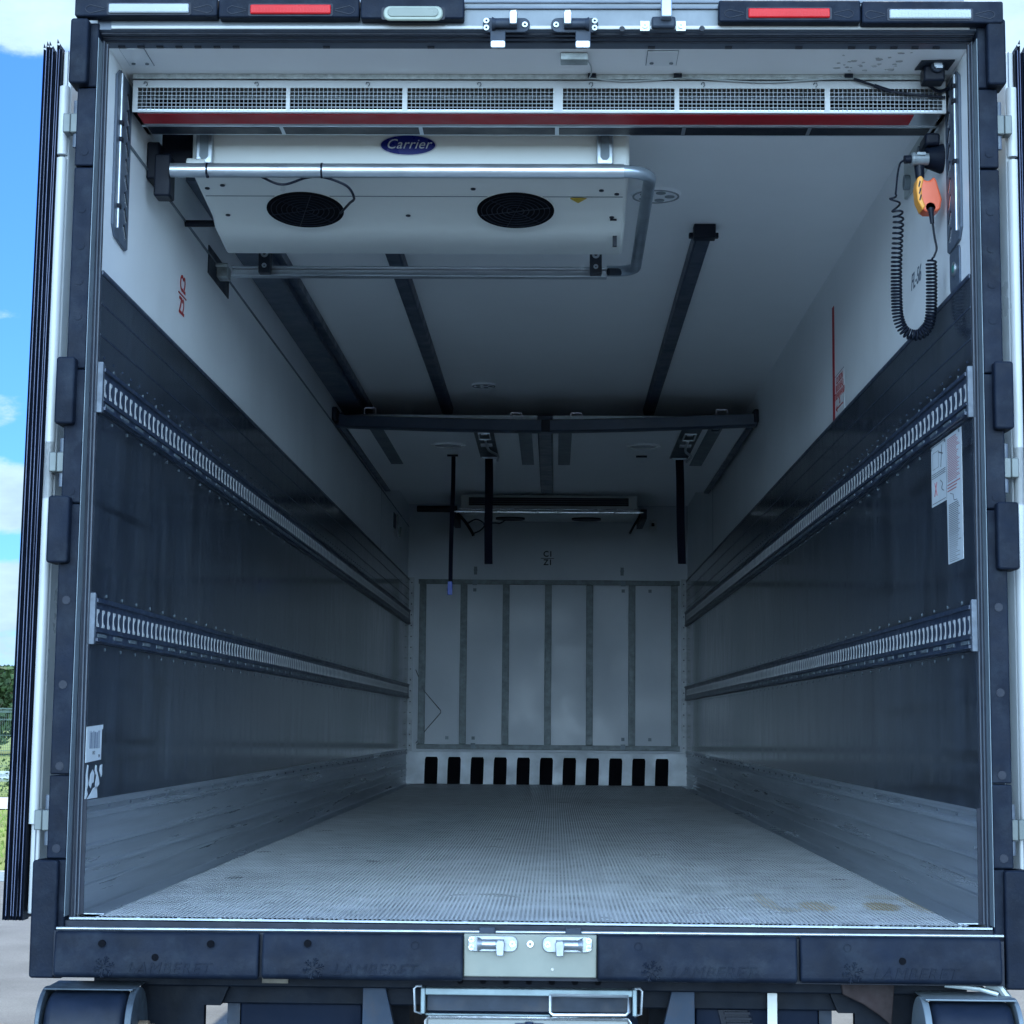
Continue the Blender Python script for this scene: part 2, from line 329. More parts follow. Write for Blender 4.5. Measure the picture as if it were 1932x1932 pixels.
leaf_m = [mat('leaf_green', (.065, .11, .028), .7, var=.5, scale=1.1), mat('leaf_dark', (.045, .085, .026), .7, var=.5, scale=1.1)]
bark_m = mat('bark', (.10, .08, .06), .9, var=.3, scale=8)
def tree(name, x, y, h, wd, label, group, lm, n=1500, trunk=.25, cat='tree'):
    t = thing(name, (x, y, -ZF), label, cat, group)
    tr = MB(); top = Vector((x+random.uniform(-.2, .2), y, h*.7-ZF))
    tr.tube([(x, y, -ZF-.02), (x+.05, y, h*.3-ZF), top], [h*.035, h*.022, h*.008], 7)
    for k in range(9):
        a = random.uniform(0, 6.28); b0 = Vector((x, y, h*random.uniform(trunk, .6)-ZF)); tip = b0+Vector((math.cos(a)*wd*.42, math.sin(a)*wd*.42, h*random.uniform(.18, .42)))
        tr.tube([b0, (b0+tip)/2+Vector((0, 0, -.05*h)), tip], [h*.012, h*.008, h*.003], 5)
    tr.build('trunk', bark_m, t)
    cr = MB(); cl_ = [(Vector((random.gauss(0, .24)*wd, random.gauss(0, .24)*wd, h*(trunk+(1-trunk)*random.random()**.8)-ZF)), random.uniform(.14, .28)*wd) for _ in range(40)]
    for i in range(n):
        c, r_ = random.choice(cl_); dd = Vector((random.gauss(0, 1), random.gauss(0, 1), random.gauss(0, .8))); dd.normalize()
        p = c+dd*r_*random.uniform(.55, 1.05)+Vector((x, y, 0)); p.z = min(p.z, h*1.02-ZF); s_ = random.uniform(.08, .16)*(1+h/10)
        u = Vector((random.gauss(0, 1), random.gauss(0, 1), random.gauss(0, 1))).normalized(); v = u.orthogonal().normalized()
        if p.z < .1-ZF: continue
        cr.face([p-u*s_, p-v*s_*.6, p+u*s_, p+v*s_*.6])
    cr.build('crown', lm, t, smooth=False); return t
kinds = [('rounded dark green tree behind the mesh fence', 'leaf'), ('lighter green bushy tree behind the mesh fence', 'leaf')]
sp = ['left of the open door', 'right of its neighbour', 'far back']
tx = [(-31.5, 92, 5.2, 5), (-27.5, 86, 5.5, 5), (-24.5, 90, 5.0, 4.8), (-21.5, 88, 5.3, 4.6), (-35.5, 90, 5.8, 5.5), (-40, 95, 6.2, 6), (-17, 94, 5.5, 5), (-12, 96, 5.6, 5), (24, 90, 5.4, 5), (29, 94, 5.8, 5.5), (34, 92, 5.2, 5)]
adj = ['tall rounded', 'leafy dark', 'broad pale green', 'dense low', 'spreading dark green', 'tallest bushy', 'small round', 'loose-crowned', 'plump green', 'wide bushy', 'slim leafy']
wher = ['just beside the open door edge', 'nearest the open door, behind the fence', 'hidden mostly by the open door', 'behind the open door seals', 'further out past the fence', 'outermost on the open door side', 'behind the trailer body', 'deep behind the trailer body', 'beyond the bright side door', 'past the bright side door', 'outermost past the bright side door']
for i, (x, y, h, wd) in enumerate(tx):
    tree('leafy_tree', x, y, h*.74, wd, f'{adj[i]} tree {wher[i]}', 'trees beyond the fence', leaf_m[i % 2], 6000 if i < 5 else 1500, .12)
t = thing('bare_tree', (-26.4, 80, -ZF), 'thin almost leafless tree whose twigs rise above the green trees', 'tree')
mb = MB()
def twig(p, dd, l_, r_, k):
    q = p+dd*l_; mb.tube([p, (p+q)/2+Vector((random.uniform(-.05, .05), 0, random.uniform(-.03, .05)))*l_, q], [r_, r_*.8, r_*.55], 4)
    if k:
        for _ in range(3): twig(p+dd*l_*random.uniform(.5, 1), (dd+Vector((random.uniform(-.6, .6), random.uniform(-.6, .6), random.uniform(-.1, .4)))).normalized(), l_*.62, r_*.55, k-1)
twig(Vector((-26.4, 80, -ZF)), Vector((0, 0, 1)), 2.3, .06, 5)
mb.build('trunk', bark_m, t)
# fence
t = thing('mesh_fence', (0, 45, -ZF), 'long dark green welded mesh fence along the grass', 'fence')
pf = mat('green_fence_paint', (.05, .09, .075), .5)
mb = MB()
for k in range(int((24)/.05)):
    x = -24+k*.05; mb.box(x-.003, x+.003, 44.997, 45.003, -ZF+.05, .80)
for z in (-1.1, -.7, -.3, .1, .5, .52, .74, .78): mb.box(-24, 0, 44.99, 44.997, z, z+.012)
for z in (.70, .79): mb.box(-24, 0, 44.97, 44.99, z, z+.03)
mb.build('mesh_panel', pf, t)
for k in range(10): MB().box(-24+k*2.5-.03, -24+k*2.5+.03, 45.01, 45.07, -ZF, .9).build('post', pf, t)
t = thing('guard_rail', (-12, 39.5, -ZF), 'low grey metal guard rail between two strips of shrubs', 'barrier')
MB().prism([(39.40, -.92), (39.36, -.86), (39.42, -.80), (39.36, -.74), (39.40, -.68), (39.46, -.68), (39.46, -.92)], 'x', -26, 2).build('rail', mat('zinc', (.5, .52, .54), .45, metal=.4), t)
for k in range(12): MB().box(-26+k*2.5, -25.9+k*2.5, 39.47, 39.55, -ZF, -.70).build('post', galv, t)
def shrub(x, y, h, label, g):
    mb = MB()
    for i in range(420):
        p = Vector((x+random.gauss(0, .3), y+random.gauss(0, .25), -ZF+abs(random.gauss(0, .5))*h)); p.z = min(p.z, -ZF+h); s_ = random.uniform(.03, .06)
        u = Vector((random.gauss(0, 1), random.gauss(0, 1), random.gauss(0, 1))).normalized(); v = u.orthogonal().normalized(); mb.face([p-u*s_, p-v*s_*.6, p+u*s_, p+v*s_*.6])
    solo(mb.build('shrub', leaf_m[1], smooth=False), label, 'shrub', g)
for k, (x, y, h, lb) in enumerate(((-9.4, 37.9, .45, 'smallest low shrub in front of the guard rail'), (-10.6, 37.7, .55, 'leafy shrub in front of the guard rail, beside the door seals'), (-11.8, 37.9, .60, 'widest low shrub in front of the guard rail'))): shrub(x, y, h, lb, 'shrubs in front of the guard rail')
for k, (x, y, h, lb) in enumerate(((-10.6, 43.5, .7, 'low shrub at the fence foot, half behind the door'), (-12.0, 43.3, .85, 'rounded shrub between guard rail and mesh fence'), (-13.6, 43.6, .8, 'outermost shrub at the foot of the mesh fence'))): shrub(x, y, h, lb, 'shrubs at the foot of the fence')

# ================================================================== the trailer
LEN, H, W = 11.52, 2.45, 1.23
T = thing('refrigerated_trailer', (0, 0, -ZF), 'large white refrigerated trailer with its rear doors folded open', 'trailer')
for s in (-1, 1):
    MB().box(s*W, s*1.29, .005, LEN+.06, -.12, H+.09).build('side_wall', white_panel, T)
MB().box(-W, W, LEN, LEN+.06, -.12, H+.09).build('front_wall', mat('front_wall_darkened', (.52, .57, .63), .42, var=.06, scale=1.5, grime=.15, gcol=(.36, .39, .42), gscale=2), T)  # white wall laminate darkened in colour to offset the added light here
rf = MB().box(-W, W, .046, LEN, H, H+.09).box(-1.285, 1.285, -.03, LEN+.05, H+.0915, H+.102).build('roof', ceil_m, T)
MB().box(-W, W, .0, LEN, -.12, -.012).build('floor_structure', chassis_m, T)
# ribbed floor: one continuous profile
mb = MB(); pitch = .0128; x = -1.165; prof = []
while x < 1.165:
    prof += [(x, -.0035), (x+.0044, -.0035), (x+.0056, 0), (x+.0118, 0)]; x += pitch
rows = [[mb.bm.verts.new((px, yy, pz)) for px, pz in prof] for yy in (-.035, LEN)]
for i in range(len(prof)-1): mb.bm.faces.new((rows[0][i], rows[0][i+1], rows[1][i+1], rows[1][i]))
fl = mb.build('floor', floor_m, T, smooth=False)
fl.data.materials.append(mat('groove_dirt', (.42, .44, .46), .8, var=.4, scale=9))
for f in fl.data.polygons:
    if f.center.z < ZF-.001: f.material_index = 1
mb = MB().box(-1.235, 1.235, -.050, -.036, -.008, -.003)
for k in range(22): mb.cyl((-1.16+k*.11, -.0435, -.003), (-1.16+k*.11, -.0435, -.0005), .006, 8)
mb.build('threshold', alu_kick, fl)
# side lining, kick plates, lashing rails
for s in (-1, 1):
    a = W-.004
    ln = MB().box(s*a, s*(a-.008), .005, LEN-.002, .29, 1.785).build('wall_lining', lining, T)
    mb = MB()
    for z in (1.60, 1.69):
        mb.box(s*(a-.008), s*(a-.0095), .006, LEN-.01, z, z+.004)
    for z in (1.545,):
        for k in range(100): mb.cyl((s*(a-.008), .06+k*.115, z), (s*(a-.0105), .06+k*.115, z), .0035, 6)
    mb.box(s*(a-.008), s*(a-.011), .006, LEN-.01, 1.775, 1.787)
    mb.build('seam_trim', rail_dk, ln)
    # kick plate profile (x offset from wall, z)
    pr = [(0, .0005), (.074, .0005), (.074, .0025), (.018, .004), (.014, .010), (.012, .064), (.012, .066), (.024, .068), (.024, .074), (.015, .078), (.015, .112), (.028, .116), (.028, .122), (.014, .128), (.012, .168), (.027, .173), (.027, .180), (.012, .186), (.011, .252), (.028, .258), (.028, .268), (.012, .272), (.012, .284), (.027, .289), (.027, .300), (.011, .308), (0, .306)]
    pts = [(s*(W-.002-(px*.62 if px < .05 else px)), pz) for px, pz in pr]
    kp = MB().prism(pts, 'y', .002, LEN-.02).build('kick_plate', alu_kick, T, smooth=False)
    mb = MB()
    for z in (.085, .145, .22, .281):
        for k in range(1 if z < .25 else 40): mb.cyl((s*(W-.006), .022+k*.28, z), (s*(W-.0150), .022+k*.28, z), .0065, 8, .004)
    mb.build('rivet_row', grey_cap, kp)
    for z0, z1 in ((1.385, 1.512), (.738, .864)):
        xw = a-.008
        rl = MB().box(s*xw, s*(xw-.010), .012, LEN-.02, z0, z1).box(s*(xw-.010), s*(xw-.018), .012, LEN-.02, z1-.014, z1-.004).box(s*(xw-.010), s*(xw-.020), .012, LEN-.02, z0+.004, z0+.012).box(s*(xw-.010), s*(xw-.016), .012, LEN-.02, z0+.030, z0+.036).build('lashing_rail', rail_dk, T)
        mb = MB(); p = .066; zc = (z0+z1)/2+.006
        for k in range(172):
            y = .045+k*p; hw, hh = .0130, .0245; xs = s*(xw-.0098)
            arc = [(y+hw-.0185*math.cos(a_), zc+.0165*math.sin(a_)) for a_ in [math.pi/2-math.pi*i/6 for i in range(7)]]
            poly = [(y-hw, zc-hh), (y-hw, zc+hh), (y+hw, zc+hh)]+[(min(py, y+hw), pz) for py, pz in arc]+[(y+hw, zc-hh)]
            mb.prism(poly, 'x', xs, s*(xw-.0112))
        mb.build('perforation', white_plastic, rl, smooth=False)
        mb = MB()
        for k in range(58):
            y = .10+k*.197
            mb.box(s*(xw-.010), s*(xw-.0125), y-.05, y+.05, z0+.016, z0+.026)
            mb.cyl((s*(xw-.0), y+.08, z1+.012), (s*(xw-.003), y+.08, z1+.012), .005, 6).cyl((s*xw, y+.08, z0-.014), (s*(xw-.003), y+.08, z0-.014), .005, 6)
        mb.build('rivet_row', grey_strip, rl)
        MB().prism([(-.004, z0-.006), (-.002, z1+.012), (.018, z1+.006), (.018, z0-.004)], 'x', s*(xw+.006), s*(xw-.014)).build('end_cap', grey_cap, rl, bevel=.002)
    if s < 0: MB().box(s*W, s*(W-.006), .30, LEN-.01, 2.246, 2.252).build('wall_trim', grey_strip, T)
    if True:
        mb = MB().box(s*W, s*(W-.0012), 8.82, 8.828, 1.79, 2.449)
        mb.build('panel_seam', grey_strip, T)
    # bright edge strip at the rear of the upper wall
    MB().box(s*(W-.0005), s*(W-.005), .0, .010, 1.53, 1.80).build('edge_strip', white_plastic, T)
    # vertical keyhole rails
    vr = MB().prism([(.135, 1.955), (.135, 2.405), (.175, 2.43), (.325, 2.425), (.325, 1.925), (.30, 1.915), (.165, 1.925)], 'x', s*W, s*(W-.008)).build('load_bar_rail', frame_grey, T, bevel=.002)
    mb = MB()
    for k in range(9):
        z = 1.965+k*.050
        mb.cyl((s*(W-.0078), .268, z+.012), (s*(W-.0090), .268, z+.012), .0115, 12); mb.prism([(.262, z+.012), (.292, z-.014), (.300, z-.008), (.274, z+.016)], 'x', s*(W-.0075), s*(W-.0092))
    mb.build('keyhole', black, vr)
    mb = MB()
    for k in range(9):
        z = 1.965+k*.050
        mb.prism([(.252, z+.010), (.278, z-.022), (.284, z-.018), (.257, z+.014)], 'x', s*(W-.008), s*(W-.0105))
    mb.build('hook', bright, vr)
    mb = MB().cyl((s*(W-.010), .178, 1.955), (s*(W-.010), .178, 2.42), .0046, 10).build('rod', alu, vr)
    mb = MB()
    for z in ((2.22, 2.27, 2.02) if s < 0 else (2.34, 2.385, 2.16)): mb.box(s*(W-.006), s*(W-.018), .168, .190, z-.006, z+.006)
    mb.build('clip', black, vr)
# ceiling-edge channel and tracks
mb = MB().box(-1.228, -1.10, 1.2, 6.3, 2.392, 2.449).build('ceiling_channel', chan_m, T)
MB().box(-1.10, -1.088, 1.2, 6.3, 2.380, 2.449).box(-1.088, -1.055, 1.2, 6.3, 2.41, 2.449).build('channel_lip', track_m, mb)
for x, y0 in ((-.600, 1.2), (.632, 1.96)):
    tr = MB().prism([(x-.037, 2.449), (x-.030, 2.405), (x+.030, 2.405), (x+.037, 2.449)], 'y', y0+.03, 6.3).build('ceiling_track', track_m, T, bevel=.006)
    MB().box(x-.040, x+.044, y0, y0+.06, 2.395, 2.449).box(x-.055, x+.060, y0+.06, y0+.085, 2.41, 2.43).build('end_cap', black, tr, bevel=.003)
# ceiling lamps
for x, y, z, r_ in ((.423, 1.55, 2.45, .092), (-.349, 5.5, 2.45, .070)):
    lp = MB().cyl((x, y, z), (x, y, z-.010), r_, 40, r_*.92).build('ceiling_lamp', white_panel, T)
    mb = MB()
    for k in range(5):
        a_ = k*1.257; mb.cyl((x+r_*.55*math.cos(a_), y+r_*.55*math.sin(a_), z-.010), (x+r_*.55*math.cos(a_), y+r_*.55*math.sin(a_), z-.0125), r_*.2, 12)
    mb.ring((x, y, z-.0125), (0, 0, 1), r_*.86, r_*.93, .003, 40).build('lamp_lens', clear_lens, lp)
# front bulkhead ribs, kick board, corner profiles
Y = LEN-.002
rk = MB()
for x in (-1.095, -.734, -.363, .008, .372, .742, 1.114): rk.box(x-.030, x+.030, Y-.022, Y, .345, 1.742)
rk.box(-1.135, 1.160, Y-.026, Y, .302, .344).box(-1.135, 1.160, Y-.026, Y, 1.743, 1.785)
rk = rk.build('front_rack', rack_m, T, bevel=.003)
mb = MB()
for x in (-.64, .665):
    for z in (.31, 1.735): mb.box(x-.020, x+.020, Y-.034, Y-.026, z, z+.045)
for x in (-.87, .90, -.64, .665):
    for z in (.385, 1.68): mb.box(x-.014, x+.014, Y-.012, Y-.0, z, z+.028)
mb.build('clamp', grey_strip, rk)
mb = MB()
for s in (-1, 1): mb.box(s*1.228, s*1.175, Y-.012, Y-.001, .285, 1.80)
cp = mb.build('corner_profile', mat('pale_profile', (.36, .39, .42), .5, metal=.2, var=.25, scale=14), T)
mb = MB()
for s in (-1, 1):
    for k in range(16): mb.cyl((s*1.195, Y-.012, .33+k*.095), (s*1.195, Y-.016, .33+k*.095), .006, 8)
mb.build('rivet_row', black, cp)
MB().box(-1.227, 1.227, Y-.03, Y-.001, .0, .282).build('kick_board', mat('front_kick_aluminium', (.48, .52, .56), .5, metal=.2, var=.2, scale=5, grime=.5, gcol=(.35, .37, .38), gscale=4), T, bevel=.004)
for k in range(11):
    x = -1.0+k*.2005
    MB().prism([(x-.062, 0.001), (x-.060, .115), (x-.056, .215), (x-.048, .235), (x+.048, .235), (x+.056, .215), (x+.054, .115), (x+.050, .001)], 'y', Y-.0335, Y-.029).build('air_slot', hole_m, T)
mb = MB()
for x in (-.635, .655): mb.ring((x, Y-.0, 1.868), (0, -1, 0), .010, .017, .02, 16).box(x-.014, x+.014, Y-.01, Y, 1.83, 1.90)
mb.build('tie_ring', grey_strip, T)
MB().tube([(-1.15, Y-.015, .99), (-1.07, Y-.02, .80), (-.925, Y-.03, .635), (-.925, Y-.03, .615), (-1.05, Y-.02, .47), (-1.14, Y-.015, .35)], .0035, 6).build('loose_wire', black_ink, T)
def zone(t, size, org, U, ink):
    out = MB()
    for k, (dx, dz) in enumerate(((0, 0), (.0035, 0), (.0018, .002), (.0018, -.002))):
        n_ = Vector(U[0]).cross(Vector(U[1])); q_ = place(text_mb(t, size, .0003), Vector(org)+Vector(U[0])*dx+Vector(U[1])*dz+n_*.0002*k, *U)
        me = bpy.data.meshes.new('tmp'); q_.bm.to_mesh(me); out.bm.from_mesh(me); bpy.data.meshes.remove(me)
    out.build('zone_marking', ink, T, smooth=False)
zone('C1', .070, (0.0, Y-.003, 2.014), REAR, black_ink); zone('Z1', .070, (0.0, Y-.003, 1.94), REAR, black_ink)
MB().box(-.062, .056, Y-.0035, Y-.002, 1.974, 1.979).build('zone_marking', black_ink, T)
mb = MB().box(.895, .955, Y-.02, Y, 2.24, 2.32).build('sensor_plate', white_plastic, T, bevel=.004)
MB().box(.912, .938, Y-.024, Y-.02, 2.265, 2.295).build('sensor', black, mb)
zone('C2', .080, (-W+.0015, 1.20, 2.022), LW, red_ink); zone('Z2', .080, (-W+.0015, 1.19, 1.942), LW, red_ink)
MB().box(-W+.001, -W+.003, 1.13, 1.265, 1.982, 1.986).build('zone_marking', red_ink, T)
MB().box(W-.001, W-.0022, 2.652, 2.706, 1.79, 2.283).build('red_line', red_tape, T)
mb = place(text_mb('FL-56', .075, .0004, shear=.3), (W-.0015, .85, 1.972), *RW)
mb.build('handwriting', grey_ink, T)
# left wall bracket plates
pl = MB().box(-W, -W+.004, 1.66, 2.10, 2.177, 2.282).build('wall_bracket', steel_dk, T)
MB().box(-W+.004, -W+.045, 1.82, 1.90, 2.20, 2.245).cyl((-W+.004, 1.80, 2.24), (-W+.05, 1.80, 2.24), .008).build('latch', galv, pl, bevel=.002)
pl = MB().box(-W, -W+.004, 9.9, 10.1, 2.08, 2.20).build('wall_bracket', steel_dk, T)
MB().tube([(-W+.03, 9.9, 2.18), (-W+.05, 9.9, 2.0), (-W+.06, 9.9, 2.08)], .008).build('latch', galv, pl)
# header: inside frame, ribs, hatch plates
hd = MB().prism([(-.055, 2.549), (-.055, 2.467), (.045, 2.4485), (.045, 2.549)], 'x', -1.24, 1.24).build('header', frame_grey, T, smooth=False)
mb = MB()
for y in (-.036, -.016, .006): z = 2.467-.185*(y+.055); mb.box(-1.232, 1.232, y-.003, y+.003, z-.004, z+.002)
mb.build('seal_groove', rubber_dk, hd)
mb = MB()
for x in [-1.19+.055*k for k in range(7)]+[-.6, -.3, -.1, .13, .33, .55, .75, .9, .96, 1.02, 1.08, 1.14]: mb.box(x-.010, x+.010, .030, .042, 2.447, 2.454)
mb.build('screw', black, hd)
MB().box(-1.20, 1.215, -.0625, -.055, 2.467, 2.477).build('white_edge', white_ext, hd, bevel=.002)
MB().box(-1.20, 1.20, -.06, -.05, 2.468, 2.560).build('header_face', mat('grey_header_paint', (.115, .135, .155), .4, metal=.2, var=.12), hd)
MB().box(-1.295, 1.295, -.055, -.03, 2.549, 2.562).build('roof_edge', white_ext, T)
MB().box(-1.2, 1.2, -.068, -.06, 2.525, 2.531).box(-1.2, 1.2, -.066, -.06, 2.543, 2.548).build('drip_rib', frame_grey, hd)
mb = MB().box(.071, .150, .075, .125, 2.428, 2.449).build('door_sensor', galv, T, bevel=.002)
for x0, x1, y0, y1 in ((.322, .409, .062, .18), (-1.20, -1.13, .045, .19)):
    pl = MB().box(x0, x1, y0, y1, 2.4465, 2.4495).build('cover_plate', white_panel, T)
    MB().box(x0-.0015, x1+.0015, y0-.003, y1+.001, 2.4478, 2.4497).build('cover_gap', grey_ink, pl)
    MB().cyl((x0+.015, y1-.025, 2.4465), (x0+.015, y1-.025, 2.443), .006, 8).cyl((x1-.015, y1-.025, 2.4465), (x1-.015, y1-.025, 2.443), .006, 8).build('bolt', grey_strip, pl)
mb = MB()
for k in range(26):
    cx, cy_ = random.uniform(.88, 1.09), random.uniform(.07, .23); n_ = 7; rr = random.uniform(.003, .011)
    mb.prism([(cx+rr*random.uniform(.5, 1.5)*math.cos(2*math.pi*i/n_), cy_+rr*random.uniform(.4, 1.3)*math.sin(2*math.pi*i/n_)) for i in range(n_)], 'z', 2.4488-.0001*(k % 5), 2.4499)
mb.build('glue_residue', mat('glue_residue', (.50, .52, .53), .7, var=.3), rf, smooth=False)
# header blocks with lights
def rounded(x0, x1, z0, z1, r_, n=5):
    pts = []
    for cx, cz, a0 in ((x1-r_, z1-r_, 0), (x0+r_, z1-r_, 90), (x0+r_, z0+r_, 180), (x1-r_, z0+r_, 270)):
        for i in range(n+1): a_ = R(a0+90*i/n); pts.append((cx+r_*math.cos(a_), cz+r_*math.sin(a_)))
    return pts
for i, (x0, x1, kind) in enumerate(((-1.295, -.893, 'c'), (-.889, -.494, 'r'), (-.490, -.200, 'w'), (.511, .905, 'r'), (.909, 1.300, 'c'))):
    sh = -.0055*(x0+x1)/2; zt, zb = 2.541+sh, 2.481+sh*1.5
    b = MB().prism(rounded(x0, x1, zb, zt, .006), 'y', -.100, -.0605).build('header_bumper', rubber, T, bevel=.004)
    xc = {0: -1.085, 1: -.686, 2: -.342, 3: .706, 4: 1.097}[i]; hw = .113 if kind != 'w' else .083; zc = (zb+zt)/2-.008+(-.008 if kind == 'w' else 0)
    MB().prism(rounded(xc-hw-.006, xc+hw+.006, zc-.018, zc+.018, .006), 'y', -.1015, -.098).build('light_recess', rubber_dk, b)
    if kind == 'w':
        li = MB().prism(rounded(xc-hw, xc+hw, zc-.022, zc+.020, .018), 'y', -.108, -.098).build('side_light', mat('cream_housing', (.27, .31, .26), .4), b, bevel=.004)
        MB().prism(rounded(xc-hw+.012, xc+hw-.012, zc-.012, zc+.014, .012), 'y', -.1105, -.108).build('lens', cream, li, bevel=.002)
    else:
        li = MB().prism(rounded(xc-hw, xc+hw, zc-.0135, zc+.0135, .004), 'y', -.108, -.098).build('rear_light', red_lens if kind == 'r' else clear_lens, b, bevel=.003)
        mb = MB()
        for k in range(24): mb.box(xc-hw+.006+k*.0092, xc-hw+.0125+k*.0092, -.1088, -.108, zc-.010, zc+.003)
        mb.build('lens_rib', red_lens if kind == 'r' else clear_lens, li)
        mb = MB()
        for s in (-1, 1):
            a0 = xc+s*(hw+.012); a1 = a0+s*.052
            for q in (-1, 1): mb.tube([(a0, -.1005, zc+q*.002), (a1-s*.012, -.1005, zc+q*.012), (a1, -.1005, zc+q*.006), (a1+s*.002, -.1005, zc)], .0012, 4)
        mb.build('moulded_outline', rubber_dk, b)
# door locks
def lock(x, z, flip, y, m1, low):
    s = -1 if flip else 1
    lk = MB().prism(rounded(x-.066, x+.066, z-.021, z+.021, .018), 'y', y-.008, y).build('door_lock', m1, T, bevel=.002)
    MB().cyl((x-s*.040, y-.018, z), (x+s*.030, y-.018, z), .013, 16).cyl((x-s*.040, y-.018, z), (x-s*.024, y-.018, z), .019, 16, .011).build('cam', m1, lk)
    tz = z+.012 if not low else z-.008
    MB().prism([(x+s*.020-.010, tz-.020), (x+s*.020-.012, tz+.012), (x+s*.020-.008, tz+.020), (x+s*.020+.008, tz+.020), (x+s*.020+.012, tz+.012), (x+s*.020+.010, tz-.020)], 'y', y-.040, y-.020).build('tongue', lock_m, lk, bevel=.002)
    mb = MB()
    for bx, bz in ((x-s*.056, z+.011), (x-s*.056, z-.009), (x+s*.052, z)): mb.ring((bx, y-.008, bz), (0, -1, 0), .0035, .008, .005, 14)
    mb.build('bolt', bright if low else galv, lk)
    if not low:
        MB().box(x-s*.045, x-s*.002, y-.012, y+.0, z-.052, z-.018).build('strike', steel_dk, lk, bevel=.002)
        MB().prism(rounded(x-.044*s if s > 0 else x+.002, x-.002 if s > 0 else x+.044, z-.068, z-.046, .006), 'y', y-.013, y-.004).build('strike_tip', lock_m, lk, bevel=.002)
lock(-.082, 2.476, False, -.062, steel_dk, False); lock(.110, 2.476, True, -.062, steel_dk, False)
bx = MB().box(.325, .392, -.085, -.06, 2.464, 2.497).build('door_holder', steel_dk, T, bevel=.006)
MB().box(.350, .380, -.115, -.082, 2.484, 2.535).build('bumper_tab', mat('grey_tab', (.30, .35, .42), .4, metal=.5), bx, bevel=.003)
mb = MB()
for x in (.307, .408): mb.box(x-.013, x+.013, -.064, -.06, 2.462, 2.490).ring((x, -.064, 2.476), (0, -1, 0), .003, .008, .004, 12)
mb.build('bolt', galv, bx)
MB().cyl((.243, -.061, 2.467), (.243, -.066, 2.467), .008, 10).cyl((.467, -.061, 2.468), (.467, -.066, 2.468), .008, 10).build('hole_plug', black, T)
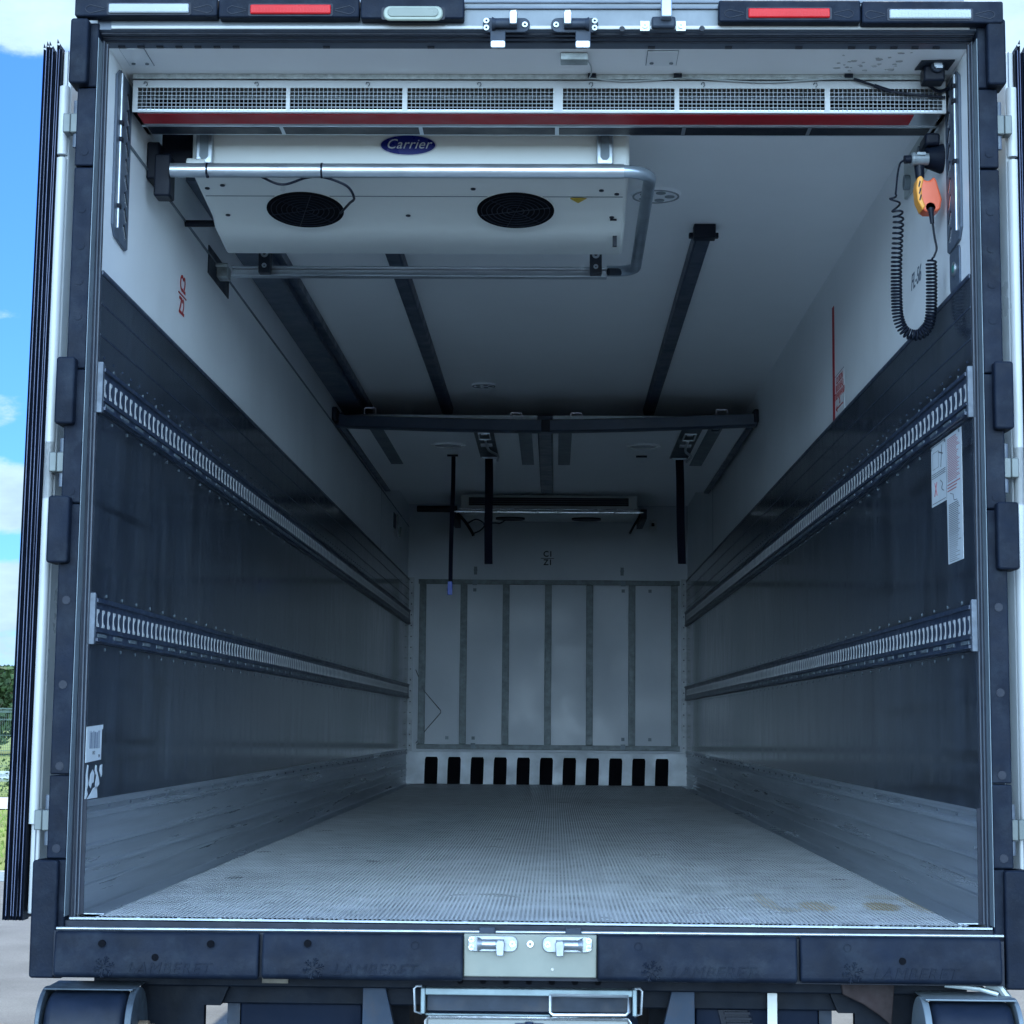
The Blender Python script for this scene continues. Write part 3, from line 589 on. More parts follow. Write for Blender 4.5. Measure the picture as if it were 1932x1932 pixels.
# rear posts with rubber protectors (a slight lean on the near side)
def leanL(v): return (v.x-.0050*(2.45-v.z), v.y, v.z)
def leanR(v): return (v.x+.0015*(2.45-v.z), v.y, v.z)
for s in (-1, 1):
    ln = leanL if s < 0 else leanR; q = 1.0
    pz = [(-.163, .150), (.153, .375), (.378, 1.115), (1.118, 1.49), (1.493, 2.065), (2.070, 2.295), (2.298, 2.484)]
    po = MB().box(s*1.2325, s*1.285, .0, .06, -.15, 2.48).shear(ln).build('rear_post', frame_grey, T)
    for i, (z0, z1) in enumerate(pz):
        xo = 1.288 if i not in (0, ) else 1.31
        pr = MB().prism(rounded(min(s*1.234, s*xo), max(s*1.234, s*xo), z0, z1, .004), 'y', -.062, -.001).shear(ln).build('post_protector', rubber, T, bevel=.005)
        mb = MB(); zs = {1: [.18], 2: [.40, .62, .85], 3: [1.15, 1.46], 4: [1.64, 1.74, 1.84, 1.945], 5: [2.11], 0: [.10, -.11], 6: []}[i]
        for z in zs: mb.ring((s*1.262, -.0625, z), (0, -1, 0), .0095, .0115, .0012, 18).cyl((s*1.262, -.062, z), (s*1.262, -.064, z), .0095, 18)
        if zs: mb.shear(ln).build('plug', rubber_dk if i in (2, 1) else rubber, pr)
    for z0, z1, xo, d_ in ((2.298, 2.487, 1.307, .095), (1.333, 1.520, 1.308, .095), (.950, 1.134, 1.315, .095), (-.16, .150, 1.325, .085)):
        MB().prism(rounded(min(s*1.256, s*xo), max(s*1.256, s*xo), z0, z1, .009), 'y', -d_, -.010).shear(ln if z0 > 0 else (lambda v: (v.x+s*.006, v.y, v.z))).build('corner_buffer', rubber, T, bevel=.006, seg=3)
    # aluminium edge and gasket lines between post and wall
    MB().box(s*1.2285, s*1.285, -.012, .004, -.012, 2.449).build('door_jamb', mat('dark_jamb', (.040, .055, .080), .45, var=.2), T)
    MB().box(s*1.2325, s*1.2375, -.016, -.012, -.012, 2.449).box(s*1.2405, s*1.2440, -.018, -.012, -.012, 2.449).build('jamb_groove', rubber_dk, T)
    mb = MB().box(s*1.2325, s*1.2340, -.064, -.013, .0, 2.44).shear(ln).build('edge_trim', grey_strip, T)
    MB().box(s*1.219, s*1.2215, -.004, .004, .0, 2.445).box(s*1.2245, s*1.228, -.003, .004, .0, 2.445).box(s*1.2095, s*1.2190, -.002, .0015, .0, .309).build('gasket', rubber_dk, T)
    MB().box(s*1.2215, s*1.2245, -.002, .004, .0, 2.445).build('gasket_lip', frame_grey, T)
    # door folded back along the side
    dr = MB().box(s*1.334, s*1.360, .045, 1.29, -.005, 2.440).build('rear_door', white_ext, T, bevel=.004) if s > 0 else MB().box(s*1.334, s*1.360, .045, 1.29, -.005, 2.440).shear(lambda v: (v.x-.006*(2.45-v.z), v.y, v.z)).build('rear_door', white_ext, T, bevel=.004)
    lz = (lambda v: (v.x-.006*(2.45-v.z), v.y, v.z)) if s < 0 else (lambda v: v)
    MB().box(s*1.3445, s*1.347, .042, .0452, .0, 2.44).shear(lz).build('edge_groove', frame_grey, dr)
    mb = MB()
    for z0, z1 in ((.24, 1.30), (1.14, 1.30), (2.13, 2.33), (1.18, 2.12)): mb.cyl((s*1.350, .035, z0), (s*1.350, .035, z1), .014, 14)
    mb.shear(lz).build('hinge_tube', white_ext, dr)
    for z in (.252, 1.238, 2.21):
        k = (0.0 if s > 0 else -.0050*(2.45-z))
        hg = MB().box(s*1.296+k, s*1.318+k, -.012, .030, z-.055 if False else z-.028, z+.028).box(s*1.319+k, s*1.340+k, -.010, .034, z-.027, z+.028).build('hinge', hinge_m, T, bevel=.003)
        MB().cyl((s*1.305+k, .006, z-.068), (s*1.305+k, .006, z-.029), .0085, 12).cyl((s*1.305+k, .006, z+.029), (s*1.305+k, .006, z+.068), .0085, 12).build('hinge_pin', grey_cap, hg)
    # pleated rubber seals round the inside of the door
    mb = MB()
    nfin = 6
    for i in range(nfin):
        x0 = 1.361+i*.0096; ztop = 2.447+.008*math.sin(i*2.1)+(.004 if i % 2 else -.003)
        path = []
        for k in range(26):
            z = -.022+(ztop+.022)*k/25
            wv = .0016*math.sin(z*1.3+i*1.7)+(.004*math.exp(-((z-.25)/.16)**2)*math.sin(i*1.9) if s < 0 else 0)
            path.append((x0+wv, z))
        top = path[-1]
        for (xa, za), (xb, zb) in zip(path, path[1:]):
            y0 = .030+.006*(i % 2)
            mb.face([(s*xa, y0, za), (s*(xa+.0060), y0+.012, za), (s*(xb+.0060), y0+.012, zb), (s*xb, y0, zb)])
            mb.face([(s*(xa+.0060), y0+.012, za), (s*(xa+.0094), y0+.002, za), (s*(xb+.0094), y0+.002, zb), (s*(xb+.0060), y0+.012, zb)])
            mb.face([(s*xa, y0, za), (s*xb, y0, zb), (s*xb, .09, zb), (s*xa, .09, za)])
        mb.face([(s*top[0], .03, top[1]), (s*(top[0]+.0085), .032, top[1]), (s*(top[0]+.0065), .03, top[1]+.014)])
    mb.box(s*1.361, s*1.416, .05, .16, -.018, 2.436).box(s*1.361, s*1.405, .16, 1.27, .02, 2.42)
    mb.shear(lambda v: (v.x-.009*(2.45-v.z), v.y, v.z) if s < 0 else v).build('door_seal', rubber_dk, dr, smooth=False)
    mb = MB()
    for i in range(nfin-1):
        x0 = 1.3685+i*.0096
        pts = [(s*(x0+.0015*math.sin(.1*k*1.3+i*1.7)), .0285+.006*(i % 2), -.01+k*.098) for k in range(26)]
        mb.tube(pts, .0011, 5)
    mb.shear(lambda v: (v.x-.009*(2.45-v.z), v.y, v.z) if s < 0 else v).build('seal_ridge', mat('seal_ridge', (.13, .15, .24), .35), dr)
MB().box(1.366, 1.43, .020, .026, -.01, .13).build('blue_reflector', blue_m, T)
# sill and lower bumpers
sl = MB().box(-1.265, 1.255, -.060, -.036, -.0600, -.0285).box(-1.25, 1.25, -.048, -.036, -.0285, -.0115).box(-1.265, 1.255, -.09, -.06, -.150, -.034).build('rear_sill', rubber_dk, T)
mb = MB()
for x0, x1 in ((-1.268, -.130), (-.086, .100), (.142, 1.258)): mb.cyl((x0, -.075, -.026+.0032*x0), (x1, -.075, -.026+.0032*x1), .0048, 10)
mb.build('sill_strip', lock_m, sl)
mb = MB()
for x in (-.109, .120): mb.box(x-.021, x+.021, -.084, -.062, -.045, -.014)
mb.build('strike_recess', steel_dk, sl, bevel=.002)
for i, (x0, x1) in enumerate(((-1.256, -.712), (-.703, -.171), (.184, .708), (.716, 1.243))):
    sh = .0045*(x0+x1)/2; z1 = -.0285+sh; z0 = -.150+sh
    mb = MB().prism([(-.090, z0+.004), (-.112, z0), (-.124, z0+.010), (-.124, z0+.066), (-.118, z0+.074), (-.116, z1-.012), (-.108, z1), (-.090, z1)], 'x', x0, x1)
    bp_ = mb.build('rear_bumper', rubber, T, bevel=.006, seg=3)
    tx_ = {0: -.95, 1: -.405, 2: .485, 3: 1.015}[i]; lx = {0: -1.12, 1: -.565, 2: .325, 3: .852}[i]
    mb = place(text_mb('LAMBERET', .043, .0022, shear=.28, space=1.12), (tx_, -.1240, z0+.028), *REAR)
    mb.build('embossed_lettering', rubber, bp_, smooth=False)
    mb = MB()
    for a_ in range(6):
        an = R(60*a_+15); dx, dz = math.cos(an), math.sin(an); c_ = Vector((lx, -.1245, z0+.031))
        mb.tube([c_+Vector((dx, 0, dz))*.006, c_+Vector((dx, 0, dz))*.028], .0022, 5)
        for rr in (.013, .021):
            for sg in (-1, 1):
                b0 = c_+Vector((dx, 0, dz))*rr; an2 = an+sg*.9; mb.tube([b0, b0+Vector((math.cos(an2), 0, math.sin(an2)))*.008], .0018, 5)
    mb.build('snowflake_emblem', rubber, bp_, smooth=False)
    mb = MB()
    for x, z in {0: ((-1.128, z1-.030), (-.839, z1-.028), (-.985, z1-.064)), 1: ((-.582, z1-.026), ), 2: (), 3: ((.982, z1-.060),)}[i]: mb.cyl((x, -.1175, z), (x, -.1255, z), .0095, 16)
    if mb.bm.verts: mb.build('screw_hole', hole_m, bp_)
    mb = MB()
    for x in {0: (), 1: (-.298,), 2: (.291,), 3: (.84,)}[i]: mb.ring((x, -.116, z1-.028), (0, -1, 0), .0085, .011, .0025, 18)
    if mb.bm.verts: mb.build('plug', rubber, bp_)
lp = MB().box(-.170, .182, -.104, -.0905, -.140, -.028).build('lock_plate', mat('beige_lock_plate', (.19, .205, .18), .45, metal=.25, var=.1, grime=.35, gcol=(.25, .24, .2), gscale=9), T, bevel=.003)
MB().ring((.006, -.104, -.053), (0, -1, 0), .004, .009, .006, 14).cyl((.065, -.104, -.118), (.065, -.106, -.118), .004, 8).build('bolt', bright, lp)
lock(-.093, -.053, False, -.104, lock_m, True); lock(.104, -.053, True, -.104, lock_m, True)
# ---- below the floor: chassis, supports, step, rollers, wheels
MB().box(-1.02, 1.02, .10, .30, -.246, -.152).box(-1.18, 1.18, .02, .10, -.190, -.152).build('rear_crossbeam', chassis_m, T, bevel=.004)
for s in (-1, 1):
    MB().box(s*.34, s*.46, .30, LEN, -.42, -.12).build('chassis_beam', chassis_m, T)
    MB().prism([(s*.452, -.152), (s*.400, -.152), (s*.365, -.30), (s*.32, -.62), (s*.455, -.62)], 'y', .070, .098).build('support_bracket', grey_paint, T, bevel=.002)
    MB().box(s*.795, s*.46, .13, .20, -.60, -.247).build('mud_flap', mat('navy_flap', (.004, .009, .022), .5, spec=.08), T, bevel=.004)
    MB().box(s*.8, s*.835, .15, .19, -.66, -.247).build('flap_stay', steel_dk, T)
mb = MB()
for y in [.9+k*.45 for k in range(23)]: mb.box(-1.2, 1.2, y, y+.06, -.22, -.125)
mb.build('cross_member', chassis_m, T)
MB().box(-.72, -.65, .009, .096, -.178, -.153).box(-.55, -.505, .008, .096, -.163, -.153).build('mounting_lug', mat('rusty_lug', (.16, .14, .11), .7, var=.3, scale=30), T)
cl_ = MB().box(.615, .712, .055, .098, -.165, -.157).prism([(.628, -.165), (.700, -.165), (.690, -.195), (.640, -.195)], 'y', .06, .092).build('strap_clamp', galv, T, bevel=.002)
MB().box(.650, .676, .070, .074, -.62, -.19).build('clamp_strap', mat('white_webbing', (.62, .63, .6), .8), cl_)
MB().tube([(.742, .08, -.152), (.738, .078, -.18), (.73, .079, -.19), (.715, .08, -.192)], .0018, 5).build('loose_wire', galv, cl_)
mb = MB().box(.52, .60, .12, .22, -.40, -.25)
for k in range(9): mb.box(.535, .605, .108, .12, -.26-k*.014, -.2535-k*.014)
mb.shear(lambda v: (v.x-.25*(v.z+.25), v.y, v.z)).build('ribbed_bracket', black, T)
MB().prism([(.84, -.152), (.985, -.152), (.975, -.27), (.945, -.245), (.90, -.215), (.845, -.19)], 'y', .011, .058).build('rusty_gusset', mat('rust', (.022, .013, .014), .8, var=.4, scale=20), T, bevel=.003)
# sliding step under the sill
st = MB().box(-.288, -.276, -.02, .35, -.250, -.182).box(.280, .292, -.02, .35, -.250, -.180).box(-.276, .280, -.02, .10, -.200, -.182).box(-.276, .06, -.005, .0, -.256, -.250).build('folding_step', mat('pale_step_metal', (.20, .26, .28), .45, metal=.4, var=.25, scale=9, grime=.4, gcol=(.22, .24, .24), gscale=14), T, bevel=.003)
MB().box(-.272, .278, .02, .09, -.246, -.201).build('step_tread', steel_dk, st)
MB().tube([(.060, -.024, -.197), (.060, -.024, -.240), (.068, -.024, -.248), (.262, -.024, -.246), (.270, -.024, -.238), (.268, -.024, -.197), (.06, -.024, -.196)], .0045, 6).build('step_rail', alu, st)
mb = MB()
for s in (-1, 1): mb.tube([(s*.285, -.012, -.178), (s*.300, -.012, -.178), (s*.306, -.012, -.185), (s*.303, -.012, -.245), (s*.285, -.012, -.250)], .0035, 6)
mb.build('guide_wire', alu, st)
MB().box(-.31, .32, .014, .0985, -.180, -.1535).build('perforated_plate', chassis_m, T)
mb = MB()
for k in range(7): mb.cyl((-.184+k*.062, .0135, -.166), (-.184+k*.062, .0115, -.166), .0085, 14)
mb.build('plate_hole', hole_m, T)
pb = MB().box(-.272, .272, -.005, .06, -.62, -.262).build('plate_holder', mat('pale_plate_holder', (.22, .235, .23), .5, var=.1, grime=.4, gcol=(.25, .25, .22), gscale=10), T, bevel=.006)
MB().tube([(-.275, -.008, -.60), (-.275, -.008, -.268), (-.268, -.008, -.259), (.268, -.008, -.259), (.275, -.008, -.268), (.275, -.008, -.60)], .004, 6).build('plate_rim', bright, pb)
MB().box(-.034, .042, -.02, -.005, -.34, -.272).cyl((.004, -.015, -.272), (.004, -.015, -.268), .012, 12).build('plate_lamp', mat('navy_lamp', (.02, .035, .08), .4), pb, bevel=.004)
for s in (-1, 1):
    c = Vector((0, -.105, -.285))
    ro = MB().cyl((s*1.262, c.y, c.z), (s*1.048, c.y, c.z), .100, 40).build('dock_roller', mat('roller_rubber', (.007, .012, .024), .45, spec=.2, var=.2, scale=14, grime=.3, gcol=(.03, .036, .05), gscale=10), T, bevel=.022, seg=4)
    mb = MB()
    for xa, xb in ((1.278, 1.266), (1.044, 1.026)):
        pts = []
        for i in range(19): a_ = R(180-10*i); pts.append((c.y+.108*math.cos(a_), c.z+.108*math.sin(a_)))
        pts += [(.04, c.z), (.04, c.z-.16), (c.y-.108, c.z-.16)] if False else [(.06, c.z-.02), (.06, -.60), (c.y-.02, -.60), (c.y-.108, c.z-.10)]
        mb.prism(pts, 'x', s*xa, s*xb)
    mb.box(s*1.270, s*1.035, -.155, .0, -.181, -.176)
    bk = mb.build('roller_bracket', grey_strip if s > 0 else mat('dull_roller_steel', (.06, .08, .10), .5, metal=.5, var=.3, scale=20), ro, bevel=.002)
    MB().cyl((s*1.030, c.y, c.z), (s*1.000, c.y, c.z), .022, 16).cyl((s*1.00, c.y, c.z), (s*.985, c.y, c.z), .014, 6).build('axle_bolt', mat('rusty_bolt', (.18, .13, .09), .6, metal=.4, var=.3, scale=40), ro)
    MB().prism([(s*1.24, -.176), (s*1.20, -.150), (s*.80, -.150), (s*.84, -.246), (s*.885, -.246), (s*.885, -.62), (s*1.06, -.62), (s*1.06, -.176)], 'y', .062, .098).build('roller_mount', chassis_m, T)
MB().tube([(1.10, -.08, -.150), (1.19, -.09, -.158), (1.235, -.10, -.170)], .006, 8).tube([(1.215, -.05, -.15), (1.25, -.06, -.158), (1.268, -.07, -.185)], .012, 8).build('roller_cable', galv, T)
tyre_m = mat('tyre', (.02, .022, .026), .8, var=.2, bump=.3)
def wheel(x, y, s):
    wh = MB().ring((x-.19, y, -.70), (1, 0, 0), .29, .50, .38, 40).build('wheel', tyre_m, T, bevel=.03, seg=3)
    MB().cyl((x-.15, y, -.70), (x+.15, y, -.70), .285, 32).build('rim', galv, wh)
    MB().cyl((x+s*.15, y, -.70), (x+s*.2, y, -.70), .11, 20).build('hub', steel_dk, wh)
for y in (4.6, 5.9, 7.2):
    for s in (-1, 1): wheel(s*1.03, y, s)
    MB().cyl((-.9, y, -.70), (.9, y, -.70), .07, 14).build('axle', chassis_m, T)
    for s in (-1, 1): MB().box(s*.36, s*.44, y-.05, y+.05, -.68, -.40).build('hanger', chassis_m, T)
for s in (-1, 1): MB().box(s*.55, s*.67, 9.6, 9.74, -1.12, -.2).box(s*.5, s*.72, 9.55, 9.79, -ZF+.006, -1.12).build('landing_leg', chassis_m, T)

# ================================================================== equipment mounted inside (each a thing of its own)
# rear air grille under the ceiling
g = thing('air_grille', (0, .30, 2.33), 'long white rear air grille with square mesh and a red stripe below', 'air grille')
MB().box(-1.208, 1.214, .276, .490, 2.3335, 2.345).box(-1.208, -1.196, .276, .49, 2.3335, 2.431).box(1.203, 1.214, .276, .49, 2.3335, 2.431).build('housing', alu, g)
segs = [(-1.193, -.748), (-.736, -.400), (-.385, .050), (.079, .411), (.425, .856), (.872, 1.203)]
mb = MB().box(-1.208, 1.214, .268, .276, 2.3335, 2.3395).box(-1.208, 1.214, .268, .276, 2.4085, 2.431)
ed = [-1.208]+[v for sg in segs for v in sg]+[1.214]
for a_, b_ in zip(ed[::2], ed[1::2]): mb.box(a_, b_, .268, .276, 2.3395, 2.4085)
fr = mb.build('front_frame', white_ext, g, smooth=False)
mesh_m = mat('mesh_wire', (.27, .30, .33), .5, metal=.0, var=.1)
mb = MB()
for a_, b_ in segs:
    n_ = round((b_-a_)/.0126); 
    for k in range(1, n_): x = a_+(b_-a_)*k/n_; mb.box(x-.0009, x+.0009, .2705, .2745, 2.3395, 2.4085)
    for k in range(1, 6): z = 2.3395+.069*k/6; mb.box(a_, b_, .2712, .2738, z-.0010, z+.0010)
mb.build('mesh', mesh_m, fr, smooth=False)
MB().box(-1.194, 1.201, .47, .475, 2.346, 2.44).box(-1.194, 1.201, .285, .47, 2.3455, 2.347).build('back_panel', hole_m, g)
MB().box(-1.208, 1.214, .262, .267, 2.4345, 2.449).build('top_strip', mat('speckled_strip', (.42, .46, .46), .5, var=.3, scale=60), g)
MB().prism([(-1.196, .285), (1.122, .285), (1.122, .375), (-1.196, .375)], 'z', 2.3315, 2.3335).build('red_stripe', red_tape, g)
MB().box(-1.205, 1.211, .386, .398, 2.329, 2.3335).build('bottom_ledge', alu, g)
seg2 = [-1.198, -.782, -.355, .062, .449, .831, 1.20]
mb = MB()
for a_, b_ in zip(seg2, seg2[1:]): mb.prism([(a_+.006, .412), (b_-.006, .412), (b_-.006, .478), (a_+.006, .478)], 'z', 2.3318, 2.3335)
mb.build('bottom_slot', black, g)
mb = MB()
for k in range(8):
    x = -1.17+k*.333; mb.tube([(x-.005, .266, 2.419), (x-.003, .262, 2.424), (x+.004, .262, 2.424), (x+.006, .264, 2.417), (x+.001, .266, 2.412)], .0012, 5)
mb.build('hook', steel_dk, g)

# rear cooling unit
cu = thing('cooling_unit', (-.4, .95, 2.14), 'white ceiling cooling unit with blue oval badge and two round black fans', 'cooling unit', 'cooling units')
pts = [(.585, 2.449), (.585, 2.262), (.600, 2.238), (.632, 2.232), (.960, 2.196), (1.005, 2.172), (1.24, 2.146), (1.31, 2.170), (1.42, 2.24), (1.45, 2.449)]
MB().prism(pts, 'x', -1.088, .290).build('housing', white_unit, cu, bevel=.012, seg=3)
def under(y): return 2.232-.1098*(y-.632) if y < .96 else 2.196-.5*(y-.96)
ndir = Vector((0, -.11, -1)).normalized()
for x in (-.762, -.072):
    yc = .855; c_ = Vector((x, yc, under(yc)))
    c_ = c_+ndir*.006; nf = Vector((0, -.20, -1)).normalized()
    f_ = MB().cyl(c_-nf*.03, c_+nf*.006, .128, 48).build('fan', white_unit, cu, bevel=.004)
    tn = Vector((0, 1, -.2)).normalized()
    MB().cyl(c_+tn*.026-nf*.04, c_+tn*.026+nf*.004, .116, 40).build('collar', white_unit, f_, bevel=.003)
    MB().cyl(c_+nf*.006, c_+nf*.0085, .1265, 48).build('fan_opening', hole_m, f_)
    mb = MB()
    for rr in (.112, .095, .078, .061, .044, .028): mb.ring(c_+nf*.0085, nf, rr-.0012, rr+.0012, .002, 40)
    u = nf.orthogonal().normalized(); v = nf.cross(u)
    for k in range(3):
        a_ = k*1.047; dd = u*math.cos(a_)+v*math.sin(a_); mb.cyl(c_+nf*.011-dd*.118, c_+nf*.011+dd*.118, .0015, 5)
    mb.build('fan_guard', mat('fan_guard', (.012, .016, .028), .5, spec=.2), f_)
for x in (-1.045, .212):
    b_ = MB().box(x-.026, x+.026, .556, .584, 2.262, 2.449).build('hanger', alu, cu, bevel=.004)
    MB().prism([(x-.014, 2.44), (x-.014, 2.285), (x-.007, 2.276), (x+.007, 2.276), (x+.014, 2.285), (x+.014, 2.44)], 'y', .5545, .557).build('hanger_slot', grey_strip, b_)
MB().cyl((-1.10, .57, 2.262), (-1.04, .57, 2.262), .020, 16).build('end_knob', white_unit, cu, bevel=.004)
bd = MB().prism([(-.406+.086*math.cos(R(i*10)), 2.330+.031*math.sin(R(i*10))) for i in range(36)], 'y', .580, .585).build('badge', blue_badge, cu)
MB().prism([(-.406+.090*math.cos(R(i*10)), 2.330+.034*math.sin(R(i*10))) for i in range(36)], 'y', .582, .5848).build('badge_rim', white_plastic, bd)
place(text_mb('Carrier', .044, .0006, shear=.35, space=1.06), (-.406, .5793, 2.332), *REAR).build('badge_lettering', white_plastic, bd)
mb = MB()
for x, y in ((-1.058, .70), (-1.005, .675), (-1.03, .93), (-.205, .70), (-.43, .93), (.205, .71), (.255, .74), (.245, .94)):
    z = under(y); mb.ring((x, y, z-.0005), ndir, .003, .008, .003, 12)
mb.build('bolt', steel_dk, cu)
MB().box(.252, .266, 1.06, 1.075, 2.13, 2.166).box(.240, .262, .955, .975, under(.96)-.004, under(.96)).build('slot', black, cu)
MB().box(-1.075, .275, .764, .768, under(.766)-.0015, under(.766)+.002).build('shell_seam', grey_strip, cu)
MB().prism([(.105, .765), (.159, .765), (.132, .820)], 'z', under(.79)-.004, under(.79)-.002).build('warning_triangle', yellow, cu)
# tubular guard frame around it
r_ = .0225
gf = thing('tube_guard', (-.4, 1.1, 2.2), 'silver tubular guard frame round the near cooling unit', 'guard')
arc1 = [(.27+.085*math.sin(R(a_)), .53+.085*(1-math.cos(R(a_))), 2.232-.001*a_/90) for a_ in range(0, 91, 15)]
MB().tube([(-1.142, .53, 2.232), (-.4, .53, 2.232), (.10, .53, 2.232), (.27, .53, 2.232)], r_, 20).build('front_tube', alu, gf)
arc2 = [(.355-.07*(1-math.cos(R(a_))), 1.66+.07*math.sin(R(a_)), 2.205) for a_ in range(0, 91, 15)]
MB().tube([(.262, .53, 2.232)]+arc1+[(.355, 1.0, 2.225), (.355, 1.4, 2.212)]+arc2+[(.25, 1.73, 2.205)], .0200, 18).build('side_tube', mat('dull_tube', (.32, .38, .44), .4, metal=.7, var=.2), gf)
rb = MB().box(-1.15, .25, 1.70, 1.745, 2.176, 2.184).box(-1.15, .25, 1.70, 1.745, 2.206, 2.214).box(-1.15, .25, 1.725, 1.745, 2.184, 2.206).build('rear_bar', alu, gf, bevel=.002)
for x in (-1.02, .208):
    k_ = MB().box(x-.022, x+.022, 1.66, 1.70, 2.178, 2.27).build('clamp', steel_dk, gf, bevel=.003)
    MB().ring((x, 1.66, 2.205), (0, -1, 0), .003, .009, .004, 12).ring((x, 1.66, 2.25), (0, -1, 0), .006, .014, .004, 16).build('bolt', alu, k_)
MB().cyl((.255, 1.70, 2.195), (.30, 1.72, 2.20), .014, 10).build('joint', steel_dk, gf)
MB().box(-1.196, -1.095, .64, .72, 2.275, 2.449).box(-1.198, -1.146, .545, .62, 2.155, 2.29).box(-1.230, -1.19, .58, .70, 2.22, 2.34).build('wall_mount_and_shade', black, gf, bevel=.006)  # upper black box stands in for shade in the gap beside the unit
mb = MB()
for x in (-1.02-.01, -.672): mb.ring((x, .53, 2.232), (1, 0, 0), .0222, .0242, .006, 20)
mb.cyl((-1.024, .51, 2.212), (-1.020, .50, 2.203), .005, 8)
mb.build('cable_tie', black, gf)
MB().cyl((-1.228, 1.21, 2.243), (-1.02, 1.21, 2.243), .012, 12).box(-1.10, -1.03, 1.195, 1.235, 2.225, 2.262).build('hinge_bar', black, gf)
def bez(pts, n=10):
    out = []
    P_ = [Vector(p) for p in pts]; P_ = [P_[0]*2-P_[1]]+P_+[P_[-1]*2-P_[-2]]
    for i in range(1, len(P_)-2):
        for k in range(n):
            t_ = k/n; a, b, c, d_ = P_[i-1:i+3]
            out.append(.5*((2*b)+(c-a)*t_+(2*a-5*b+4*c-d_)*t_*t_+(3*b-a-3*c+d_)*t_**3))
    out.append(P_[-2]); return out
solo(MB().tube(bez([(-.88, .54, 2.225), (-.80, .56, 2.196), (-.72, .54, 2.212), (-.67, .54, 2.215), (-.595, .55, 2.19), (-.575, .60, 2.165), (-.60, .70, 2.175), (-.64, .80, 2.17)]), .0042, 7).build('fan_cable', black), 'thin black cable drooping from the silver tube to a fan', 'cable')

# far cooling unit at the front wall
cu2 = thing('cooling_unit', (0, 11.1, 2.25), 'far white cooling unit with a black louvre, on the front wall', 'cooling unit', 'cooling units')
MB().prism([(10.72, 2.445), (10.72, 2.31), (10.78, 2.268), (11.40, 2.300), (11.517, 2.300), (11.517, 2.445)], 'x', -.735, .755).build('housing', white_unit, cu2, bevel=.01)
lv = MB().box(-.665, .680, 10.712, 10.72, 2.352, 2.42).build('louvre', black, cu2)
mb = MB()
for z in (2.368, 2.386, 2.404): mb.box(-.66, .675, 10.706, 10.712, z, z+.003)
mb.build('blade', grey_strip, lv)
MB().tube([(-.79, 10.66, 2.292), (.80, 10.66, 2.292)], .011, 12).tube([(-.74, 10.66, 2.316), (.76, 10.66, 2.316)], .007, 8).build('guard_tube', bright, cu2)
for x in (-.32, .33):
    MB().cyl((x, 10.98, 2.285), (x, 10.98, 2.262), .125, 32).build('fan', black, cu2)
MB().box(.78, .83, 10.65, 11.5, 2.24, 2.32).box(-.82, -.77, 10.65, 11.5, 2.24, 2.32).build('end_bracket', steel_dk, cu2)
MB().tube(bez([(-.76, 10.7, 2.28), (-.70, 10.7, 2.22), (-.64, 10.68, 2.13), (-.62, 10.68, 2.09)]), .013, 8).tube(bez([(-.62, 10.68, 2.11), (-.56, 10.68, 2.14), (-.53, 10.68, 2.19), (-.60, 10.68, 2.23), (-.68, 10.68, 2.19)]), .006, 6).tube(bez([(-.54, 10.68, 2.19), (-.45, 10.68, 2.2), (-.40, 10.7, 2.20), (-.36, 10.75, 2.23)]), .006, 6).tube(bez([(.78, 10.7, 2.28), (.72, 10.7, 2.18), (.69, 10.68, 2.12)]), .010, 8).build('hose', black, cu2)
solo(MB().cyl((-1.10, 10.7, 2.318), (-.76, 10.7, 2.318), .028, 14).build('drain_pipe', black, bevel=.006), 'short thick black pipe beside the far cooling unit', 'pipe')

# folded bulkhead partition below the ceiling
bh = thing('bulkhead_partition', (0, 7.3, 2.2), 'white two-leaf insulated bulkhead folded up flat under the ceiling', 'partition')
for s in (-1, 1):
    x0, x1 = (s*.045, s*1.175)
    lf = MB().box(x0, x1, 5.82, 8.93, 2.258, 2.325).build('leaf', ceil_m, bh, bevel=.004)
    MB().box(s*1.175, s*1.215, 5.82, 8.96, 2.250, 2.335).build('side_seal', track_m, lf, bevel=.006)
    for x in (s*.12, s*1.0):
        st_ = MB().box(x-.040, x+.040, 5.83, 7.45, 2.254, 2.258).build('stiffener', grey_strip, lf)
        MB().tube([(x-.022, 5.80, 2.252), (x-.020, 5.86, 2.246), (x+.020, 5.86, 2.246), (x+.022, 5.80, 2.252)], .004, 6).build('catch', steel_dk, st_)
    xr = -.365 if s < 0 else .865
    pl = MB().box(xr-.060, xr+.058, 5.83, 7.08, 2.250, 2.2575).build('ratchet_plate', mat('dark_ratchet_plate', (.055, .075, .09), .5, metal=.3, var=.2), lf)
    mb = MB().ring((xr+.0, 6.05, 2.248), (0, 0, -1), .020, .026, .004, 4).tube([(xr-.032, 5.98, 2.243), (xr+.032, 5.98, 2.243), (xr+.034, 6.20, 2.238), (xr-.034, 6.20, 2.238), (xr-.032, 5.98, 2.243)], .005, 6).tube(bez([(xr, 6.2, 2.236), (xr+.01, 6.6, 2.23), (xr+.06, 6.8, 2.225), (xr+.05, 7.05, 2.225)]), .008, 6).box(xr-.035, xr+.035, 6.42, 6.50, 2.236, 2.246)
    mb.build('ratchet', alu, pl)
    xl = (s*.61)+.0
    MB().ring((xl, 6.57, 2.2585), (0, 0, -1), .088, .108, .010, 48).build('lamp_ring', lamp_white, lf)
    MB().cyl((xl, 6.57, 2.2585), (xl, 6.57, 2.2545), .088, 40).build('lamp_lens', clear_lens, lf)
MB().box(-.045, .045, 5.80, 9.02, 2.250, 2.322).build('centre_seal', track_m, bh, bevel=.008)
